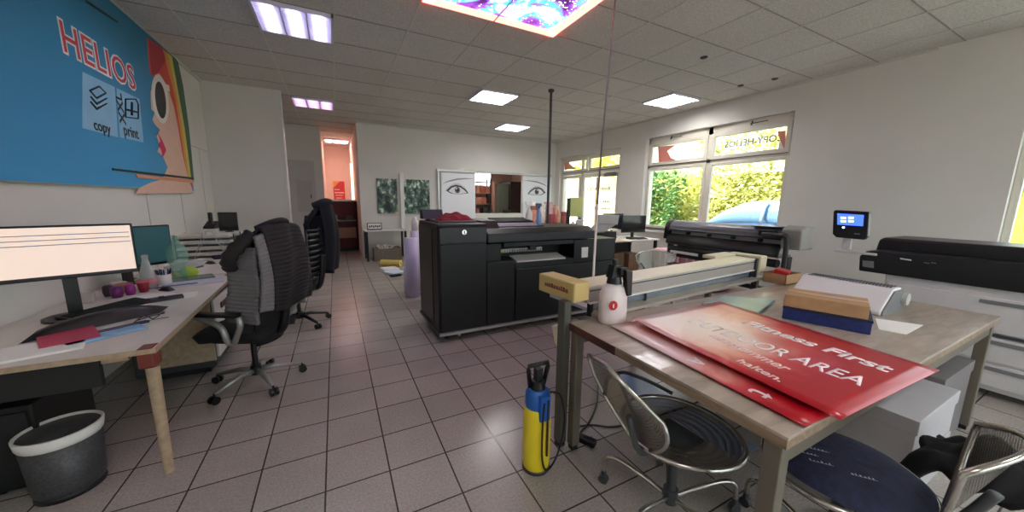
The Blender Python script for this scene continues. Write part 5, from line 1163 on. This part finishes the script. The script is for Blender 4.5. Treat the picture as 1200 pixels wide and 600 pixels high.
# hanging cord
cp = thing('hanging_cable', 'thin grey power cord hanging from the ceiling down to the canister corner of the table', 'cord', (2.4, 2.68, H))
pts = [Vector((2.40, 2.68, H)), Vector((2.13, 2.43, 2.75)), Vector((1.86, 2.15, 2.15)), Vector((1.62, 1.88, 1.6)), Vector((1.44, 1.66, 1.15)), Vector((1.37, 1.56, .83))]
TP = [(721, 0, 2.68), (714, 75, 2.45), (707, 150, 2.2), (700, 240, 1.98), (696, 310, 1.8), (694, 360, 1.68), (694, 392, 1.63)]
pts = [Vector((ony(px, py, y)[0], y, ony(px, py, y)[1])) for px, py, y in TP]
pts[-1].z = max(pts[-1].z, .82)
MB().tube(catmull(pts[:4]), .007, n=8).build('upper_cord', mat('cord_grey', (96, 90, 86), .5), cp); MB().tube(catmull(pts[3:]), .0085, n=8).build('lower_cord', mat('cord_white', (206, 200, 192), .5), cp)
# ---- office copier at the right wall
m_cb = mat('copier_black', (18, 19, 24), .35, var=.15); m_cw = mat('copier_white', (204, 202, 200), .45, var=.02)
XC = 4.5
cop = thing('copier', 'big white and black office copier with raised control screen at the right', 'copier', (4.85, .6, 0))
def cx_(px, py): return onx(px, py, XC)
MB().box(XC+.02, 5.15, -.35, cx_(1032, 318)[0]-.03, .06, .93).build('body', m_cw, cop, bevel=.01)
MB().box(XC+.006, XC+.02, -.3, cx_(1032, 318)[0]-.06, .50, .52).build('paper_drawer_gap', m_dkgrey, cop)
for z0, z1 in ((.53, .80), (.3, .49), (.1, .28)): 
    d_ = MB().box(XC, XC+.02, -.3, cx_(1032, 318)[0]-.06, z0, z1).build('paper_drawer', m_cw, cop, bevel=.004); MB().box(XC-.006, XC+.0, .25, .65, z1-.05, z1-.02).build('handle', m_grey, d_)
for x in (4.6, 5.05):
    for y in (-.25, 1.0): MB().cyl((x-.02, y, .035), (x+.02, y, .035), .035).build('caster', m_dkgrey, cop)
lo = [cx_(*q) for q in ((1007, 317), (1008, 300), (1016, 294), (1030, 293), (1140, 306))]; yr_ = -.35
MB().prism([lo[0], lo[1], lo[2], lo[3], (yr_, lo[3][1]-.0), (yr_, lo[0][1]-.0)], XC-.02, 5.1, 'x').build('output_unit', m_cb, cop, bevel=.012)
hi = [cx_(*q) for q in ((1020, 292), (1024, 281), (1030, 279))]
MB().prism([(hi[0][0], lo[2][1]-.02), hi[0], hi[1], hi[2], (yr_, hi[2][1]), (yr_, lo[2][1]-.02)], XC+.12, 5.15, 'x').build('document_feeder', m_cb, cop, bevel=.02)
MB().box(XC+.2, 5.0, -.3, .45, hi[2][1], hi[2][1]+.03).build('feeder_tray', m_black, cop, bevel=.012)
a = [cx_(*q) for q in ((1012, 305), (1025, 306), (1025, 314), (1012, 312))]; MB().prism(a, XC-.024, XC-.02, 'x').build('badge', m_grey, cop)
a = [cx_(*q) for q in ((1056, 302), (1069, 304), (1069, 305.5), (1056, 303.5))]; MB().prism(a, XC-.024, XC-.02, 'x').build('light_strip', m_white, cop)
for px in (1084, 1092): a = [cx_(px, 307), cx_(px+6, 308), cx_(px+6, 309), cx_(px, 308)]; MB().prism(a, XC-.024, XC-.02, 'x').build('marking', m_grey, cop)
yc, zc = cx_(998, 264)
pn = MB(); k = .118
pts = [cx_(*q) for q in ((980, 246), (1018, 248), (1020, 250), (1018, 277), (1014, 281), (981, 278), (977, 274), (978, 248))]
pn = MB().prism(pts, XC-.03, XC+.02, 'x').build('screen_housing', m_cb, cop, bevel=.008)
a = [cx_(*q) for q in ((983, 250), (1014, 252), (1013, 265), (983, 263))]; m_bs = emis('copier_screen', (38, 62, 190), 1.0); MB().prism(a, XC-.033, XC-.03, 'x').build('screen', m_bs, pn)
m_ic = emis('screen_icons', (170, 200, 255), 1.3)
for (u, v) in ((987, 254), (996, 254)):
    for q in range(2):
        a = [cx_(u, v+4*q), cx_(u+6, v+.3+4*q), cx_(u+6, v+2.3+4*q), cx_(u, v+2+4*q)]; MB().prism(a, XC-.035, XC-.033, 'x').build('screen_icon', m_ic, pn)
a = cx_(990, 266.5); MB().cyl((XC-.034, a[0], a[1]), (XC-.03, a[0], a[1]), .009).build('status_light', m_ic, pn)
a = cx_(1006, 274); b = MB(); b.box(XC-.033, XC-.03, a[0]-.02, a[0]+.02, a[1]-.006, a[1]+.006); b.build('marking', m_grey, pn)
s0 = cx_(993, 279); s1 = cx_(993, 291)
MB().box(XC-.01, XC+.03, s0[0]-.035, s0[0]+.03, s1[1]-.01, s0[1]+.02).build('screen_stalk', m_cw, cop, bevel=.006)
a0_, a1_ = cx_(979, 291), cx_(1012, 297)
MB().box(XC-.03, XC+.3, a1_[0]-.1, a0_[0], a1_[1]-.01, a1_[1]+.015).build('support_arm', m_cw, cop, bevel=.008)
# low grey shelf with wire between copier and table
# ---- stacked cartons under the table
m_wb = mat('white_carton', (180, 176, 178), .6, var=.03); m_gb = mat('grey_carton', (120, 114, 114), .65, var=.05)
def lidbox(x0, x1, y0, y1, z0, z1, lab, m_, m2):
    t = thing('archive_box', lab, 'box', ((x0+x1)/2, (y0+y1)/2, z0), 'boxes under the work table')
    MB().box(x0, x1, y0, y1, z0, z1-.07).build('body', m_, t, bevel=.004); MB().box(x0-.006, x1+.006, y0-.006, y1+.006, z1-.075, z1).build('lid', m2, t, bevel=.004)
lidbox(2.38, 3.0, .43, 1.35, 0, .25, 'light grey lidded box standing on the floor under the table, carrying the upper one', m_wb, m_wb)
lidbox(2.38, 3.0, .43, 1.35, .251, .5, 'light grey lidded box on top of the other box under the table', m_wb, m_wb)
lidbox(3.1, 3.7, .5, 1.3, 0, .5, 'grey lidded box standing deeper under the table beside the box pair', m_gb, m_gb)
# ---- wire-mesh swivel chairs
m_mesh = meshmat('chair_mesh', (150, 146, 138), 210, .42)
m_tubec = mat('satin_chrome', (186, 182, 174), .22, metal=.9, var=.02)
def mesh_chair(label, x, y, rz, group='wire mesh swivel chairs', a0=.5, arms=(-1, 1), bw=.15, bs=0, bh=.34, tilt=0):
    t = thing('mesh_chair', label, 'chair', (x, y, 0), group, rz); O = (0, 0, 0)
    def seat(r_, a): return (r_*.265*math.cos(a)*(1+.06*math.sin(a)), r_*.25*math.sin(a)+.01, .455-.03*(1-r_**2)+.0*math.sin(a))
    b = MB(); b.sheet(lambda u, v: seat(v, u*2*PI), 40, 8); b.build('seat', m_mesh, t, loc=O)
    b = MB(); b.tube([seat(1, 2*PI*k/40) for k in range(40)], .011, closed=True); b.build('seat_rim', m_tubec, t, loc=O)
    def bk(u, v):
        w_ = .05+bw*(math.sin(min(1, v*1.05)*PI/2)**.8); xx = (u-.5)*2
        zz_ = .47+bh*v-.07*v*abs(xx)**2.2-tilt*max(0, xx)*v; return (xx*w_+bs*v, -.245-.12*v+.10*(xx**2)*v, zz_)
    b = MB(); b.sheet(bk, 16, 14); b.build('backrest', m_mesh, t, loc=O)
    rim = [bk(0, j/10) for j in range(10)]+[bk(i/12, 1) for i in range(13)]+[bk(1, 1-j/10) for j in range(1, 11)]
    b = MB(); b.tube(rim, .010); b.build('back_rim', m_tubec, t, loc=O)
    b = MB(); b.tube(catmull([(0, 0, .40), (0, -.15, .41), (0, -.26, .45), (0, -.33, .62)]), .013, flat=1.5); b.build('back_bar', m_dkgrey, t, loc=O)
    for s in arms:
        b = MB(); b.tube(catmull([(s*.2, -.27, .60), (s*.27, -.18, .625), (s*.30, -.05, .61), (s*.31, .08, .55), (s*.28, .2, .485), (s*.2, .245, .458)]), .010); b.tube([(s*.29, -.1, .622), (s*.2, -.06, .43)], .010); b.build('arm', m_dkgrey, t, loc=O)
    b = MB(); b.cyl((0, 0, .09), (0, 0, .42), .022); b.cyl((0, 0, .07), (0, 0, .14), .034); b.build('column', m_dkgrey, t, loc=O)
    MB().cbox((0, 0, .415), (.2, .16, .03)).build('seat_plate', m_dkgrey, t, loc=O, bevel=.006)
    for k in range(5):
        a = a0+2*PI*k/5; c, s = math.cos(a), math.sin(a)
        b = MB(); b.tube(catmull([(c*.03, s*.03, .1), (c*.12, s*.12, .135), (c*.24, s*.24, .17), (c*.3, s*.3, .165), (c*.325, s*.325, .13), (c*.327, s*.327, .07)], 5), .0115); lg = b.build('leg', m_tubec, t, loc=O)
        w_ = MB(); w_.cyl((c*.327-s*.014, s*.327+c*.014, .025), (c*.327+s*.014, s*.327-c*.014, .025), .025, n=14); w_.cyl((c*.327, s*.327, .03), (c*.327, s*.327, .075), .013); w_.build('caster', m_dkgrey, lg, loc=O)
    return t
mesh_chair('wire mesh swivel chair pushed under the left side of the work table', 1.36, .94, math.radians(-88), a0=1.1, bw=.17, bs=-.11, arms=(-1,), tilt=.10)
mesh_chair('wire mesh swivel chair with dark blue cushion at the near side of the work table', 1.74, .47, math.radians(6), a0=.2, arms=(), bw=.16)
tm = mesh_chair('wire mesh chair behind the aluminium rail, only its curved back showing', 4.1, 3.25, math.radians(160), a0=.2, bw=.26, bh=.32)
cu = thing('seat_cushion', 'dark blue seat cushion with small white lettering on the near mesh chair', 'cushion', (1.74, .47, .458))
b = MB(); b.sheet(lambda u, v: (1.74+.245*v*math.cos(u*2*PI), .47+.235*v*math.sin(u*2*PI), .47+.045*max(0, 1-v**4)+.003*math.sin(u*40)*v), 40, 10); b.build('pad', mat('navy_cushion', (26, 29, 56), .85, var=.45, scale=40), cu)
m_cl = mat('cushion_ink', (170, 176, 190), .7)
random.seed(8)
for k, (px, py) in enumerate([(945, 530), (962, 541), (938, 552), (958, 526), (1012, 558), (1000, 577)]):
    x, y = onz(px, py, .518)
    if (x-1.74)**2+(y-.47)**2 < .045:
        b = MB(); M_ = frame((x, y, .5165), (.62, -.78, 0), (.78, .62, 0)); b.M = M_; a_ = -.035
        while a_ < .035: w_ = random.uniform(.003, .007); b.box(a_, a_+w_, -.006, random.uniform(-.002, .006), 0, .0006); b.box(a_, a_+.012, -.0065, -.0055, 0, .0005); a_ += .012
        b.build('worn_lettering', m_cl, cu)
# black coat over the near chair
ctx = MB(); ctx.sheet(lambda u, v: (1.93+.5*u+.03*math.sin(v*9), -.12+.5*v+.03*math.sin(u*14+v*5), .44+.2*math.sin(v*PI)**.7*math.sin(min(1, u*1.1+.12)*PI)**.6+.025*math.sin(u*19+v*7)+.02*math.sin(v*23-u*5)), 26, 30, .02)
cto = ctx.build('black_coat', mat('black_coat', (20, 20, 24), .9, var=.3)); tag(cto, 'black coat heaped beside the blue cushion at the lower right corner', 'coat')
cto.location = (0.06, .0, -.02)
fa, fb = onz(751, 432, 0), onz(720, 445, 0)  # pale sheet added to imitate the ceiling lamp's reflection on the tiles
mtx = thing('lamp_glare_sheet', 'pale blue glossy sheet on the tiles under the work table, added as a lamp reflection', 'reflection sheet', (fa[0]-.1, fa[1]-.3, 0))
MB().box(fb[0], 2.25, 1.0, fa[1], .0005, .0035).build('sheet', mat('lamp_glare_blue', (176, 196, 232), .16, var=.02, alpha=.6, coat=.8), mtx)
# ---- garden sprayer
SX, SY = .935, 1.49
sp_ = thing('pump_sprayer', 'yellow pump sprayer with blue collar and black handle standing on the floor', 'sprayer', (SX, SY, 0))
MB().lathe([(0, .0), (.05, 0), (.075, .015), (.078, .05), (.078, .30), (.072, .37), (.055, .405), (0, .405)], (SX, SY, 0), n=28).build('tank', mat('sprayer_yellow', (236, 212, 40), .35, var=.03), sp_)
MB().lathe([(.06, .0), (.079, .0), (.0795, .018), (.06, .018)], (SX, SY, 0), n=28).build('foot_ring', m_dkgrey, sp_)
b = MB(); b.lathe([(0, .37), (.066, .37), (.07, .40), (.068, .46), (.05, .485), (0, .485)], (SX, SY, 0), n=24); b.box(SX-.03, SX+.03, SY-.085, SY-.05, .33, .47); b.build('collar', mat('sprayer_blue', (30, 92, 170), .4), sp_, bevel=.002)
b = MB(); b.cyl((SX, SY, .48), (SX, SY, .53), .045, .035, n=20); b.box(SX-.018, SX+.018, SY-.02, SY+.02, .5, .6)
b.tube([(SX-.05, SY, .5), (SX-.062, SY, .6), (SX-.06, SY, .622), (SX+.06, SY, .622), (SX+.062, SY, .6), (SX+.035, SY, .5)], .013, n=8); b.build('pump_handle', m_black, sp_)
hs = catmull([(SX+.05, SY-.03, .46), (SX+.13, SY-.03, .42), (SX+.175, SY-.02, .24), (SX+.12, SY-.04, .06), (SX+.02, SY-.085, .03), (SX-.02, SY-.095, .12), (SX-.02, SY-.09, .3), (SX-.01, SY-.085, .44)], 8)
MB().tube(hs, .0055, n=8).build('hose', m_black, sp_)
MB().cyl((SX+.015, SY-.086, .12), (SX+.015, SY-.086, .45), .006).build('spray_wand', mat('brown_wand', (60, 40, 34), .5), sp_)
# ---- cables on the floor below the table
for k, (pl, lab) in enumerate([([(700, 440), (700, 470), (690, 495), (680, 508), (690, 520), (693, 512)], 'black cable looping on the floor below the table, nearest the sprayer'), ([(675, 500), (695, 498), (720, 500), (760, 490), (800, 478), (825, 468)], 'long black cable running along the floor under the mesh chair')]):
    pts = [Vector(onz(a_, c_, .008)+(.008,)) for a_, c_ in pl]
    tag(MB().tube(catmull(pts), .006).build('cable', m_black), lab, 'cable', 'black cables under the work table')
x, y = onz(688, 515, .03); tag(MB().cbox((x, y, .022), (.05, .11, .04), .5).build('power_adapter', m_black, bevel=.008), 'black power adapter at the end of the cable below the table', 'adapter')
# ---------------------------------------------------------------- sun and sky
w = bpy.data.worlds.new('world'); scene.world = w; w.use_nodes = True
N = w.node_tree.nodes; L = w.node_tree.links
sk = N.new('ShaderNodeTexSky'); sk.sky_type = 'HOSEK_WILKIE'; sk.turbidity = 8; sk.ground_albedo = .4; sk.sun_direction = Vector((-.5, .2, .75)).normalized()
mx = N.new('ShaderNodeMix'); mx.data_type = 'RGBA'; mx.inputs[0].default_value = .6; mx.inputs[7].default_value = (.85, .93, 1, 1); L.new(sk.outputs['Color'], mx.inputs[6]); L.new(mx.outputs[2], N['Background'].inputs['Color']); N['Background'].inputs['Strength'].default_value = 1.0
sd = bpy.data.lights.new('sun', 'SUN'); sd.energy = 3.5; sd.angle = .01; sd.color = (1, .95, .85)
so = bpy.data.objects.new('sun', sd); COL.objects.link(so); so.rotation_euler = Vector((-.62, .25, .75)).to_track_quat('Z', 'Y').to_euler()
scene.view_settings.view_transform = 'Standard'; scene.view_settings.look = 'None'; scene.view_settings.gamma = 1
scene.view_settings.use_curve_mapping = False; scene.view_settings.exposure = 2.65
cy_ = scene.cycles
cy_.use_denoising = True; cy_.max_bounces = 8; cy_.diffuse_bounces = 5; cy_.transparent_max_bounces = 12; cy_.sample_clamp_indirect = 8; cy_.caustics_reflective = False; cy_.caustics_refractive = False
